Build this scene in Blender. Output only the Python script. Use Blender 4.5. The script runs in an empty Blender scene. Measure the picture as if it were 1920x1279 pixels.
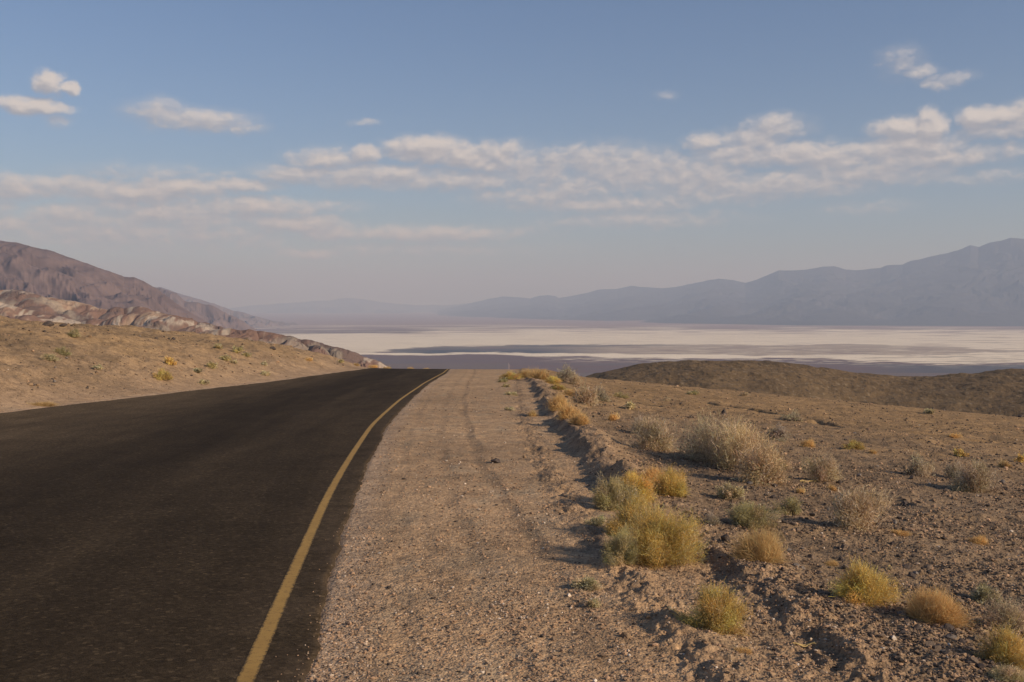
import bpy, math, random
import numpy as np

# ------------------------------------------------------------------ basics
S = bpy.context.scene
COL = S.collection
W_IMG, H_IMG, F = 1920.0, 1279.0, 1868.0
EYE = 1.7
HORIZON = 575.0
PITCH = -math.atan((H_IMG / 2 - HORIZON) / F)          # camera looks ~2 degrees down
CP, SP = math.cos(PITCH), math.sin(PITCH)

def ray(px, py):
    """photo pixel -> world direction (x right, y forward, z up)"""
    px = np.asarray(px, float); py = np.asarray(py, float)
    a = (px - W_IMG / 2) / F; b = (H_IMG / 2 - py) / F
    return np.stack([a + 0 * b, CP - b * SP + 0 * a, SP + b * CP + 0 * a], -1)

# ------------------------------------------------------------------ noise
def _hash(ix, iy, seed):
    h = (ix.astype(np.int64) * 374761393 + iy.astype(np.int64) * 668265263 + seed * 974634777) & 0xFFFFFFFF
    h = ((h ^ (h >> 13)) * 1274126177) & 0xFFFFFFFF
    return h ^ (h >> 16)

def noise(x, y, seed=0):
    x = np.asarray(x, float); y = np.asarray(y, float)
    ix = np.floor(x); iy = np.floor(y); fx = x - ix; fy = y - iy
    ix = ix.astype(np.int64); iy = iy.astype(np.int64)
    u = fx * fx * fx * (fx * (fx * 6 - 15) + 10); v = fy * fy * fy * (fy * (fy * 6 - 15) + 10)
    def g(dx, dy):
        a = _hash(ix + dx, iy + dy, seed) * (2 * math.pi / 4294967296.0)
        return np.cos(a) * (fx - dx) + np.sin(a) * (fy - dy)
    n00, n10, n01, n11 = g(0, 0), g(1, 0), g(0, 1), g(1, 1)
    a = n00 + u * (n10 - n00); b = n01 + u * (n11 - n01)
    return (a + v * (b - a)) * 1.5

def fbm(x, y, octv=4, seed=0, gain=0.5, lac=2.03):
    t = 0; a = 1.0; n = 0
    for i in range(octv):
        t = t + a * noise(x, y, seed + i * 17); n += a
        x = x * lac + 13.7; y = y * lac + 7.3; a *= gain
    return t / n

def ridged(x, y, octv=4, seed=0, gain=0.5, lac=2.03):
    t = 0; a = 1.0; n = 0
    for i in range(octv):
        t = t + a * (1 - np.abs(noise(x, y, seed + i * 17)) * 2); n += a
        x = x * lac + 13.7; y = y * lac + 7.3; a *= gain
    return t / n

def sstep(a, b, x):
    t = np.clip((x - a) / (b - a), 0, 1); return t * t * (3 - 2 * t)

def softp(x, w):
    return 0.5 * (x + np.sqrt(x * x + w * w))

# ------------------------------------------------------------------ terrain
GR = -0.037                                            # grade of the road towards the brow
R_EDGE = np.array([(-60, 2.5), (-8, -0.35), (0, -0.62), (2, -0.8), (5, -1.04), (6.9, -1.26), (10.4, -1.70), (15.5, -2.16), (20.4, -2.57),
                   (30.1, -3.06), (42, -3.5), (57, -3.75), (69, -4.3), (85, -6.0), (110, -10.0), (140, -18.0)])
L_EDGE = np.array([(-60, -5.6), (-8, -8.3), (0, -8.9), (7, -10.2), (15, -11.4), (23, -11.8), (33, -11.0), (42, -10.2), (52, -9.8),
                   (62, -9.5), (69, -9.6), (85, -11.6), (110, -16.6), (140, -25.0)])
def smooth_lut(tab):
    ys = np.arange(-60, 140.01, 0.25); xs = np.interp(ys, tab[:, 0], tab[:, 1])
    k = np.hanning(25); k /= k.sum()
    xs = np.convolve(np.pad(xs, 12, mode='edge'), k, 'valid')
    return ys, xs
RY, RX = smooth_lut(R_EDGE); LY, LX = smooth_lut(L_EDGE)
def x_right(Y): return np.interp(Y, RY, RX)
def x_left(Y): return np.interp(Y, LY, LX)
CREST = np.array([(-80, -64), (-40, 12), (-23, 45), (-10, 70), (5, 69), (30, 62), (60, 52), (140, 30)])

def flat_pt(px, py):                                   # point on the plain road grade under a photo pixel
    d = ray(px, py); t = EYE / (GR * d[..., 1] - d[..., 2])
    return d[..., 0] * t, d[..., 1] * t

BERM = [flat_pt(*p) for p in [(985, 702), (1005, 722), (1045, 782), (1085, 825), (1125, 868), (1160, 905), (1210, 945), (1270, 995), (1330, 1035), (1430, 1108), (1560, 1200), (1660, 1290)]]
BERM = np.array([(-60, 2.9), (0, 2.2)] + [(b[1], b[0]) for b in BERM[::-1]])
WIND = [flat_pt(*p) for p in [(980, 780), (1015, 870), (1060, 940), (1095, 990), (1150, 1050), (1195, 1105), (1245, 1160), (1315, 1230), (1370, 1285)]]
WIND = np.array([(-60, 1.3), (0, 1.2)] + [(b[1], b[0]) for b in WIND[::-1]])

def seg_dist(X, Y, pts):
    """distance to a polyline and signed side"""
    best = np.full(X.shape, 1e9); side = np.zeros(X.shape); along = np.zeros(X.shape); acc = 0
    for (x0, y0), (x1, y1) in zip(pts[:-1], pts[1:]):
        dx, dy = x1 - x0, y1 - y0; L = math.hypot(dx, dy)
        t = np.clip(((X - x0) * dx + (Y - y0) * dy) / (L * L), 0, 1)
        ex = X - x0 - t * dx; ey = Y - y0 - t * dy
        d = np.hypot(ex, ey); m = d < best
        best = np.where(m, d, best); side = np.where(m, (dx * ey - dy * ex) / L, side); along = np.where(m, acc + t * L, along)
        acc += L
    return best, side, along, acc

def macro(X, Y):
    X = np.asarray(X, float); Y = np.asarray(Y, float)
    Yc = np.clip(Y, -60, 140)
    loc = 1 - sstep(120, 1200, np.hypot(X, Y))
    z = GR * np.clip(Y, -300, 400)
    z = z - 0.085 * (softp(np.clip(X, -400, 400) - 2.6, 0.9) - 0.06)
    z = z - 0.34 * sstep(1.8, 5.0, X) * sstep(16, 50, Y)
    u = x_left(Yc) - X                                 # hillside left of the road
    hill = 3.3 * (1 - np.exp(-(softp(np.clip(u, -50, 80) - 0.9, 0.8)) / 5.8)) + 0.25 * fbm(X / 9, Y / 9, 2, 41) * sstep(2, 9, u)
    z = z + hill
    yc = np.interp(X, CREST[:, 0], CREST[:, 1])
    k = np.where(X < -10, 0.461, 0.96)
    p = (Y - yc) * k
    z = z * loc - 251 * (1 - np.exp(-softp(p - 3.0, 2.0) / 650.0)) * sstep(-30, 2, p)
    return z

GULLIES = [[(1318, 752), (1345, 758), (1400, 766), (1468, 777)], [(1730, 962), (1790, 966), (1850, 973), (1905, 975)],
           [(1790, 822), (1850, 828), (1925, 834)], [(1590, 925), (1660, 935), (1700, 938)], [(1180, 752), (1235, 762)], [(1515, 785), (1570, 800)]]

def road_mask(X, Y):
    Yc = np.clip(Y, -60, 140)
    return np.minimum(X - x_left(Yc), x_right(Yc) - X)      # >0 inside the road

def zones(X, Y):
    """soft masks: shoulder, berm, plain, hill"""
    Yc = np.clip(Y, -60, 140)
    xb = np.interp(Yc, BERM[:, 0], BERM[:, 1]); xw = np.interp(Yc, WIND[:, 0], WIND[:, 1])
    db = X - xb; dw = X - xw
    return db, dw, x_left(Yc) - X

def ray_hit(px, py, H):
    d = ray(px, py); d = d / d[1]
    ys = np.concatenate([np.arange(2.5, 12, 0.01), np.geomspace(12, 150, 2500)])
    zr = EYE + d[2] * ys
    hz = H(d[0] * ys, ys)
    k = np.argmax(hz > zr)
    if hz[k] <= zr[k]: k = int(np.argmax(hz - zr))
    return d[0] * ys[k], ys[k], float(hz[k])

GUL = []; GSIGN = -1.0
for g in GULLIES:
    GUL.append([ray_hit(px, py, macro)[:2] for px, py in g])

def ground_h(X, Y, spacing=None):
    X = np.asarray(X, float); Y = np.asarray(Y, float)
    z = macro(X, Y)
    r = np.hypot(X, Y)
    if spacing is None: spacing = np.maximum(0.008, 0.0003 * r * r)
    near = 1 - sstep(70, 110, r)
    db, dw, ul = zones(X, Y)
    rm = road_mask(X, Y)
    out = sstep(0.02, -0.25, rm)                       # 1 away from the asphalt
    def f(lam): return np.clip(lam / (2.2 * spacing) - 0.3, 0, 1)
    shoulder = sstep(-0.5, 0.1, -db) * sstep(0, -0.3, rm) * (X > x_right(np.clip(Y, -60, 140)) - 0.1)
    plain = sstep(0.1, 0.9, db); hill = sstep(0.3, 2.5, ul)
    rough = np.clip(plain + hill * 0.8, 0, 1)
    # berm along the outer side of the shoulder (steep towards the road)
    lump = 0.6 + 0.75 * fbm(X * 0.9 + 3, Y * 0.55, 3, 5)
    lump2 = 0.7 + 0.9 * fbm(X * 2.5, Y * 1.6, 3, 9)
    wob = 0.16 * fbm(X * 0.4, Y * 0.8, 3, 61)
    d1 = db + wob
    prof = np.where(d1 < 0, np.exp(-(d1 / 0.17) ** 2), np.exp(-(d1 / 0.55) ** 2))
    strong = 0.11 + 0.17 * sstep(8, 12, Y) * (1 - sstep(30, 55, Y))
    z = z + near * strong * np.clip(lump, 0.12, 1.5) * prof
    # ditch inside the berm + low windrow
    d2 = dw + 0.5 * wob
    z = z + near * (1 - sstep(11, 17, Y)) * (0.036 * np.clip(lump2, 0.0, 1.8) * np.where(d2 < 0, np.exp(-(d2 / 0.1) ** 2), np.exp(-(d2 / 0.22) ** 2)))
    # wheel tracks in the shoulder gravel
    xr = x_right(np.clip(Y, -60, 140))
    for off, dep in ((1.58, .011), (1.05, .006), (0.45, .006)):
        tr = X - xr - off - 0.10 * fbm(0 * Y + off, Y * .25, 2, 78)
        z = z + near * dep * (np.exp(-((tr - .14) / 0.05) ** 2) * .6 - np.exp(-(tr / 0.11) ** 2)) * (0.75 + 1.2 * fbm(X * 2, Y * 0.5, 2, 77)) * shoulder
    # clods and stones
    z = z + near * rough * (0.075 * fbm(X / 1.7, Y / 1.7, 3, 11) + 0.042 * f(0.45) * fbm(X / 0.45, Y / 0.45, 3, 12))
    cl = np.maximum(0, fbm(X / 0.16, Y / 0.16, 2, 13) - 0.05)
    z = z + near * rough * f(0.12) * 0.038 * cl
    z = z + near * hill * (0.22 * fbm(X / 1.1, Y / 1.6, 4, 24, 0.6) - 0.10 * np.maximum(0, fbm(X / 3.5, Y / 2.0, 3, 25)))
    z = z + near * plain * sstep(14, 26, Y) * 0.10 * fbm(X / 1.2, Y / 0.9, 3, 26, 0.6)
    z = z + near * out * f(0.05) * (0.0045 + 0.009 * rough) * noise(X / 0.055, Y / 0.055, 15)
    z = z + near * out * f(0.022) * (0.0035 + 0.003 * rough) * noise(X / 0.022, Y / 0.022, 16)
    z = z + near * out * f(0.3) * 0.012 * fbm(X / 0.3, Y / 0.5, 2, 18)
    bm = np.exp(-(db / 0.4) ** 2) + np.exp(-((dw) / 0.2) ** 2)
    z = z + near * np.clip(bm, 0, 1) * (0.075 * f(0.5) * fbm(X / 0.55, Y / 0.55, 3, 23) + 0.04 * f(0.2) * fbm(X / 0.2, Y / 0.2, 3, 19) + 0.04 * f(0.08) * np.maximum(0, fbm(X / 0.085, Y / 0.085, 2, 20)) - 0.02 * sstep(.1, .4, fbm(X / 0.12, Y / 0.12, 2, 22)))
    for i, g in enumerate(GUL):
        d, sd, al, tot = seg_dist(X, Y, g)
        wv = sd + 0.25 * fbm(X / 0.8, Y / 0.8, 2, 31 + i)
        taper = np.sin(np.clip(al / tot, 0, 1) * math.pi) ** 0.5
        z = z - np.where(d < 3, taper * 0.42 * np.clip((Y - 8) / 18, .16, 1.1) * np.exp(-(wv / np.where(wv * GSIGN < 0, 0.16, 0.5)) ** 2) * np.clip(0.7 + 1.3 * fbm(X / 1.1, Y / 1.1, 2, 90 + i), 0, 1.5), 0)
    far = sstep(90, 200, r)
    z = z + far * 6 * fbm(X / 160, Y / 160, 4, 21) * (1 - sstep(1500, 3000, r))
    z = z - 0.05 * sstep(0.0, 0.25, rm) * near - 0.02 * near * sstep(-0.05, 0.06, rm)
    return z

# ------------------------------------------------------------------ mesh helpers
def mesh_np(name, V, faces, col=None, smooth=False):
    """faces: list of int arrays (n, k)"""
    me = bpy.data.meshes.new(name)
    V = np.ascontiguousarray(V, dtype=np.float32)
    me.vertices.add(len(V)); me.vertices.foreach_set('co', V.ravel())
    faces = [np.asarray(f, np.int32) for f in faces if len(f)]
    idx = np.concatenate([f.ravel() for f in faces]).astype(np.int32)
    tot = np.concatenate([np.full(len(f), f.shape[1], np.int32) for f in faces])
    start = np.concatenate([[0], np.cumsum(tot)[:-1]]).astype(np.int32)
    me.loops.add(len(idx)); me.loops.foreach_set('vertex_index', idx)
    me.polygons.add(len(tot)); me.polygons.foreach_set('loop_start', start)
    me.polygons.foreach_set('use_smooth', np.full(len(tot), smooth, bool))
    me.update(calc_edges=True)
    if col is not None:
        at = me.attributes.new('tint', 'FLOAT_COLOR', 'POINT')
        c = np.ones((len(V), 4), np.float32); c[:, :3] = col
        at.data.foreach_set('color', c.ravel())
    return me

def grid_faces(nr, nc, wrap=False):
    i = np.arange(nr - 1)[:, None]; j = np.arange(nc if wrap else nc - 1)[None, :]
    j2 = (j + 1) % nc
    a = i * nc + j; b = i * nc + j2; c = (i + 1) * nc + j2; d = (i + 1) * nc + j
    return np.stack([a, b, c, d], -1).reshape(-1, 4)

def link(name, me, mat=None, parent=None):
    o = bpy.data.objects.new(name, me); COL.objects.link(o)
    if mat is not None and len(me.materials) == 0: me.materials.append(mat)
    if parent is not None: o.parent = parent
    return o

def struct(o, label, cat):
    o['kind'] = 'structure'; o['label'] = label; o['category'] = cat
    return o

# ------------------------------------------------------------------ materials
def new_mat(name):
    m = bpy.data.materials.new(name); m.use_nodes = True
    nt = m.node_tree; nt.nodes.clear()
    out = nt.nodes.new('ShaderNodeOutputMaterial')
    b = nt.nodes.new('ShaderNodeBsdfPrincipled'); nt.links.new(b.outputs[0], out.inputs[0])
    b.inputs['Roughness'].default_value = 0.95
    b.inputs['Specular IOR Level'].default_value = 0.15
    return m, nt, b, out

class NT:
    def __init__(s, nt): s.nt = nt
    def n(s, t, **kw):
        x = s.nt.nodes.new(t)
        for k, v in kw.items(): setattr(x, k, v)
        return x
    def l(s, a, b): s.nt.links.new(a, b)
    def val(s, sock, v):
        if isinstance(v, (int, float, tuple, list)): sock.default_value = v
        else: s.l(v, sock)
    def math(s, op, a, b=0.0, c=None, clamp=False):
        x = s.n('ShaderNodeMath', operation=op); x.use_clamp = clamp
        s.val(x.inputs[0], a); s.val(x.inputs[1], b)
        if c is not None: s.val(x.inputs[2], c)
        return x.outputs[0]
    def noise(s, vec, scale, detail=4, rough=0.55, dist=0.0):
        x = s.n('ShaderNodeTexNoise'); s.l(vec, x.inputs['Vector'])
        x.inputs['Scale'].default_value = scale; x.inputs['Detail'].default_value = detail
        x.inputs['Roughness'].default_value = rough; x.inputs['Distortion'].default_value = dist
        return x.outputs['Fac']
    def vor(s, vec, scale, out='Color', feature='F1', rnd=1.0):
        x = s.n('ShaderNodeTexVoronoi', feature=feature); s.l(vec, x.inputs['Vector'])
        x.inputs['Scale'].default_value = scale; x.inputs['Randomness'].default_value = rnd
        return x.outputs[out]
    def ramp(s, fac, stops, interp='LINEAR'):
        x = s.n('ShaderNodeValToRGB'); s.l(fac, x.inputs[0]); cr = x.color_ramp; cr.interpolation = interp
        while len(cr.elements) < len(stops): cr.elements.new(0.5)
        for e, (p, c) in zip(cr.elements, stops):
            e.position = p; e.color = (c, c, c, 1) if isinstance(c, (int, float)) else tuple(c) + (1,)
        return x.outputs[0]
    def mix(s, fac, a, b, blend='MIX'):
        x = s.n('ShaderNodeMix', data_type='RGBA', blend_type=blend)
        s.val(x.inputs[0], fac)
        s.val(x.inputs[6], a if not isinstance(a, tuple) else a + (1,)); s.val(x.inputs[7], b if not isinstance(b, tuple) else b + (1,))
        return x.outputs[2]

def attr(N, name='tint'):
    a = N.n('ShaderNodeAttribute'); a.attribute_name = name; return a.outputs['Color']
def objvec(N):
    return N.n('ShaderNodeTexCoord').outputs['Object']

def mat_ground():
    m, nt, b, out = new_mat('desert_soil'); N = NT(nt); v = objvec(N)
    c = attr(N)
    big = N.ramp(N.noise(v, 0.35, 5, 0.6), [(0.3, 0.82), (0.7, 1.16)])
    mid = N.ramp(N.noise(v, 3.1, 5, 0.65), [(0.28, 0.74), (0.72, 1.24)])
    c = N.mix(1.0, c, big, 'MULTIPLY'); c = N.mix(1.0, c, mid, 'MULTIPLY')
    # pebbles: every voronoi cell a little stone of its own tone
    cell = N.vor(v, 62.0); sep = N.n('ShaderNodeSeparateColor'); N.l(cell, sep.inputs[0])
    tone = N.ramp(sep.outputs[0], [(0.0, (0.36, 0.34, 0.36)), (0.16, (0.62, 0.6, 0.6)), (0.3, (0.95, 0.94, 0.93)), (0.72, (1.05, 1.05, 1.05)), (0.9, (1.35, 1.33, 1.3)), (1.0, (1.95, 1.95, 1.95))])
    cell2 = N.vor(v, 24.0); sep2 = N.n('ShaderNodeSeparateColor'); N.l(cell2, sep2.inputs[0])
    tone2 = N.ramp(sep2.outputs[1], [(0.0, (0.42, 0.41, 0.43)), (0.14, (0.72, 0.7, 0.7)), (0.25, (1, 1, 1)), (0.86, (1.03, 1.03, 1.03)), (1.0, (1.5, 1.47, 1.42))])
    c = N.mix(0.5, c, tone, 'MULTIPLY'); c = N.mix(0.45, c, tone2, 'MULTIPLY')
    cell3 = N.vor(v, 5.5); sep3 = N.n('ShaderNodeSeparateColor'); N.l(cell3, sep3.inputs[0])
    tone3 = N.ramp(sep3.outputs[2], [(0.0, (0.6, 0.6, 0.62)), (0.2, (0.95, 0.95, 0.95)), (0.85, (1.0, 1.0, 1.0)), (1.0, (1.25, 1.22, 1.18))])
    c = N.mix(0.45, c, tone3, 'MULTIPLY')
    N.l(c, b.inputs['Base Color'])
    d = N.vor(v, 62.0, 'Distance'); d2 = N.vor(v, 24.0, 'Distance')
    h = N.math('ADD', N.math('MULTIPLY', d, -0.7), N.math('MULTIPLY', d2, -0.9))
    h = N.math('ADD', h, N.math('MULTIPLY', N.noise(v, 14, 5, 0.7), 1.6))
    bp = N.n('ShaderNodeBump'); bp.inputs['Strength'].default_value = 0.85; bp.inputs['Distance'].default_value = 0.012
    N.l(h, bp.inputs['Height']); N.l(bp.outputs[0], b.inputs['Normal'])
    return m

def mat_tint(name, scale=3.0, lo=0.8, hi=1.2, rough=0.95, bump=0.0, bscale=20.0, bdist=0.01):
    m, nt, b, out = new_mat(name); N = NT(nt); v = objvec(N)
    c = N.mix(1.0, attr(N), N.ramp(N.noise(v, scale, 5, 0.62), [(0.3, lo), (0.7, hi)]), 'MULTIPLY')
    N.l(c, b.inputs['Base Color']); b.inputs['Roughness'].default_value = rough
    if bump > 0:
        bp = N.n('ShaderNodeBump'); bp.inputs['Strength'].default_value = bump; bp.inputs['Distance'].default_value = bdist
        N.l(N.noise(v, bscale, 6, 0.65), bp.inputs['Height']); N.l(bp.outputs[0], b.inputs['Normal'])
    return m

def mat_leaf(name, trans=0.28):
    m, nt, b, out = new_mat(name); N = NT(nt)
    oi = N.n('ShaderNodeObjectInfo')
    var = N.ramp(oi.outputs['Random'], [(0.0, (0.86, 0.88, 0.9)), (0.5, (1, 1, 1)), (1.0, (1.14, 1.08, 1.0))])
    c = N.mix(1.0, attr(N), var, 'MULTIPLY')
    N.l(c, b.inputs['Base Color'])
    t = N.n('ShaderNodeBsdfTranslucent'); N.l(c, t.inputs[0])
    mx = N.n('ShaderNodeMixShader'); mx.inputs[0].default_value = trans
    N.l(b.outputs[0], mx.inputs[1]); N.l(t.outputs[0], mx.inputs[2]); N.l(mx.outputs[0], out.inputs[0])
    return m

def mat_road():
    m, nt, b, out = new_mat('worn_asphalt'); N = NT(nt); v = objvec(N)
    uv = N.n('ShaderNodeAttribute'); uv.attribute_name = 'lane'
    sp = N.n('ShaderNodeSeparateXYZ'); N.l(uv.outputs['Vector'], sp.inputs[0])
    across, along = sp.outputs[0], sp.outputs[1]
    cmb = N.n('ShaderNodeCombineXYZ'); N.l(N.math('MULTIPLY', across, 14.0), cmb.inputs[0]); N.l(N.math('MULTIPLY', along, 0.13), cmb.inputs[1])
    streak = N.noise(cmb.outputs[0], 1.0, 5, 0.6, 0.4)
    bands = N.ramp(across, [(0.0, 2.4), (0.15, 2.4), (0.34, 1.9), (0.48, 1.25), (0.58, 0.84), (0.68, 0.78), (0.745, 0.93), (0.777, 1.17), (0.81, 1.02), (0.86, 1.04), (0.93, 1.12), (0.97, 1.2), (1.0, 1.35)])
    base = N.mix(1.0, (0.0435, 0.0305, 0.0175), bands, 'MULTIPLY')
    base = N.mix(1.0, base, N.ramp(streak, [(0.25, 0.66), (0.75, 1.36)]), 'MULTIPLY')
    base = N.mix(1.0, base, N.ramp(N.noise(v, 0.9, 6, 0.6), [(0.3, 0.85), (0.7, 1.15)]), 'MULTIPLY')
    pt = N.ramp(N.noise(v, 16.0, 6, 0.75), [(0.3, 0.74), (0.52, 1.0), (0.72, 1.32)])
    base = N.mix(1.0, base, pt, 'MULTIPLY')
    cell = N.vor(v, 42.0); sc = N.n('ShaderNodeSeparateColor'); N.l(cell, sc.inputs[0])
    agg = N.ramp(sc.outputs[0], [(0.0, 0.55), (0.5, 0.95), (0.8, 1.12), (0.95, 1.5), (1.0, 2.4)])
    base = N.mix(0.75, base, agg, 'MULTIPLY')
    # light dust blown from the shoulders
    dust = N.math('MULTIPLY', N.ramp(N.noise(v, 2.2, 6, 0.7), [(0.40, 0.0), (0.75, 0.26)]), N.ramp(across, [(0.0, 1.0), (0.12, 0.35), (0.5, 0.12), (0.93, 0.2), (1.0, 1.0)]))
    base = N.mix(dust, base, (0.20, 0.14, 0.095))
    N.l(base, b.inputs['Base Color'])
    b.inputs['Roughness'].default_value = 0.88; b.inputs['Specular IOR Level'].default_value = 0.05
    bp = N.n('ShaderNodeBump'); bp.inputs['Strength'].default_value = 0.6; bp.inputs['Distance'].default_value = 0.004
    N.l(N.vor(v, 95.0, 'Distance'), bp.inputs['Height']); N.l(bp.outputs[0], b.inputs['Normal'])
    return m

def mat_paint():
    m, nt, b, out = new_mat('worn_yellow_paint'); N = NT(nt); v = objvec(N)
    uv = N.n('ShaderNodeAttribute'); uv.attribute_name = 'lane'
    sp = N.n('ShaderNodeSeparateXYZ'); N.l(uv.outputs['Vector'], sp.inputs[0])
    edge = N.ramp(sp.outputs[0], [(0.0, 0.75), (0.2, 0.12), (0.8, 0.12), (1.0, 0.75)])
    wear = N.math('ADD', edge, N.math('MULTIPLY', N.math('SUBTRACT', N.noise(v, 26, 6, 0.75), 0.5), 2.2))
    wear = N.math('ADD', wear, N.math('MULTIPLY', N.math('SUBTRACT', N.noise(v, 130, 3, 0.6), 0.5), 1.2))
    fac = N.ramp(wear, [(0.18, 0.0), (0.75, 0.92)])
    tone = N.mix(N.noise(v, 4.0, 5, 0.65), (0.27, 0.155, 0.045), (0.47, 0.29, 0.085))
    c = N.mix(fac, tone, (0.04, 0.031, 0.022))
    N.l(c, b.inputs['Base Color']); b.inputs['Roughness'].default_value = 0.8
    return m

M = dict(ground=mat_ground(), road=mat_road(), paint=mat_paint(),
         stone=mat_tint('weathered_stone', 9.0, 0.7, 1.3, 0.9, 0.5, 60, 0.004),
         gravel=mat_tint('mixed_gravel', 40.0, 0.8, 1.2),
         rock=mat_tint('mountain_rock', 0.012, 0.8, 1.2, 1.0),
         badland=mat_tint('painted_clay', 0.12, 0.82, 1.16, 1.0, 0.5, 0.22, 3.0),
         darkhill=mat_tint('stony_hill_soil', 0.9, 0.8, 1.2, 1.0, 0.8, 1.6, 0.3),
         salt=mat_tint('salt_crust', 0.004, 0.94, 1.05, 1.0),
         leaf_yellow=mat_leaf('yellow_green_foliage', 0.3), leaf_dry=mat_leaf('dry_beige_twigs', 0.22),
         leaf_tuft=mat_leaf('straw_blades', 0.3), leaf_grey=mat_leaf('grey_green_leaves', 0.25),
         twig=mat_tint('brown_twig_bark', 30, 0.7, 1.3))

# ------------------------------------------------------------------ ground sheet
def build_ground():
    fine = np.arange(-33.0, 33.001, 0.056)
    side = []; a = 33.0; st = 0.08
    while a < 180:
        st = min(st * 1.13, 4.0); a += st; side.append(min(a, 180))
    side = np.array(side[:-1])
    az = np.radians(np.concatenate([-side[::-1], fine, side, [180.0]]))
    rs = [0.25]
    while rs[-1] < 3.8: rs.append(rs[-1] + 0.16)
    while rs[-1] < 92:
        r = rs[-1]; rs.append(r + min(max(0.7 * r * r / 1690, 0.006), 0.0042 * r))
    while rs[-1] < 4200: rs.append(rs[-1] * 1.025)
    rs = np.array(rs); sp = np.gradient(rs)
    R, A = np.meshgrid(rs, az, indexing='ij'); SPC = np.repeat(sp[:, None], len(az), 1)
    X = R * np.sin(A); Y = R * np.cos(A)
    Z = ground_h(X, Y, SPC)
    # true colours of the soils
    db, dw, ul = zones(X, Y); rm = road_mask(X, Y)
    def c3(*c): return np.array(c)[None, None, :]
    n1 = fbm(X / 2.3, Y / 2.3, 4, 101)[..., None]; n2 = fbm(X / 14, Y / 9, 3, 102)[..., None]; n3 = fbm(X / 0.5, Y / 0.9, 3, 103)[..., None]
    shoulder = c3(.44, .289, .162) * (1 + .16 * n1) ; shoulder = shoulder + (c3(.35, .26, .165) - shoulder) * np.clip(n3 * 1.4, 0, 1)
    plain = c3(.245, .168, .100) * (1 + .25 * n1)
    plain = plain + (c3(.325, .205, .096) - plain) * sstep(14, 34, Y + 10 * n2[..., 0] + 6 * n1[..., 0])[..., None] * 0.8
    hill = c3(.325, .216, .115) * (1 + .18 * n1); hill = hill + (c3(.40, .275, .175) - hill) * np.clip(1.1 - ul / 4.5 + .6 * n2[..., 0], 0, 1)[..., None] * .7 ; hill = hill + (c3(.21, .145, .085) - hill) * np.clip(n2 * 1.6 + .8 * n3 * sstep(1, 4, ul)[..., None], 0, .8)
    trk = 0
    for off, kk in ((1.6, .55), (1.08, .25), (0.3, .3)):
        trk = trk + kk * np.exp(-((X - x_right(np.clip(Y, -60, 140)) - off - 0.10 * fbm(0 * Y + off, Y * .25, 2, 78)) / 0.10) ** 2)
    shoulder = shoulder * (1 - .42 * np.clip(trk * np.clip(.45 + 1.3 * fbm(X / .3, Y / 1.1, 3, 79), 0, 1), 0, 1)[..., None])
    soil = c3(.20, .138, .090)
    col = shoulder
    k = sstep(0.0, 0.7, db + .3 * n1[..., 0])[..., None]; col = col + (plain - col) * k
    k = (np.clip(np.exp(-(db / 0.3) ** 2) + 0.8 * np.exp(-(dw / 0.13) ** 2), 0, 1) * np.clip(0.55 + 1.0 * n3[..., 0], 0, 1))[..., None] * (1 - sstep(60, 90, R))[..., None]
    col = col + (soil - col) * k
    k = sstep(0.0, 1.0, ul + .0)[..., None]; col = col + (hill - col) * k
    edge = (sstep(-0.45, -0.1, rm) * sstep(0.3, 0.0, rm))[..., None]
    col = col + (c3(.42, .30, .20) - col) * edge * 0.6
    far = sstep(80, 300, R)[..., None]; col = col + (c3(.17, .125, .105) - col) * far
    V = np.stack([X, Y, Z], -1).reshape(-1, 3); C = col.reshape(-1, 3)
    nr, nc = R.shape
    fc = grid_faces(nr, nc, True)[:, ::-1]
    zc = float(ground_h(np.array([0.0]), np.array([0.0]))[0])
    V = np.concatenate([V, [[0, 0, zc]]]); C = np.concatenate([C, C[:1]])
    j = np.arange(nc); tri = np.stack([np.full(nc, len(V) - 1), (j + 1) % nc, j], -1)
    o = link('ground', mesh_np('ground', V, [fc, tri], np.clip(C, 0.01, 0.9), True), M['ground'])
    struct(o, 'stony brown desert ground with a gravel shoulder, low berm and slope beside the road', 'ground')
build_ground()

# ------------------------------------------------------------------ road and its painted edge line
def lane_attr(me, L):
    at = me.attributes.new('lane', 'FLOAT_VECTOR', 'POINT')
    v = np.zeros((len(L), 3), np.float32); v[:, :2] = L
    at.data.foreach_set('vector', v.ravel())

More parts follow.
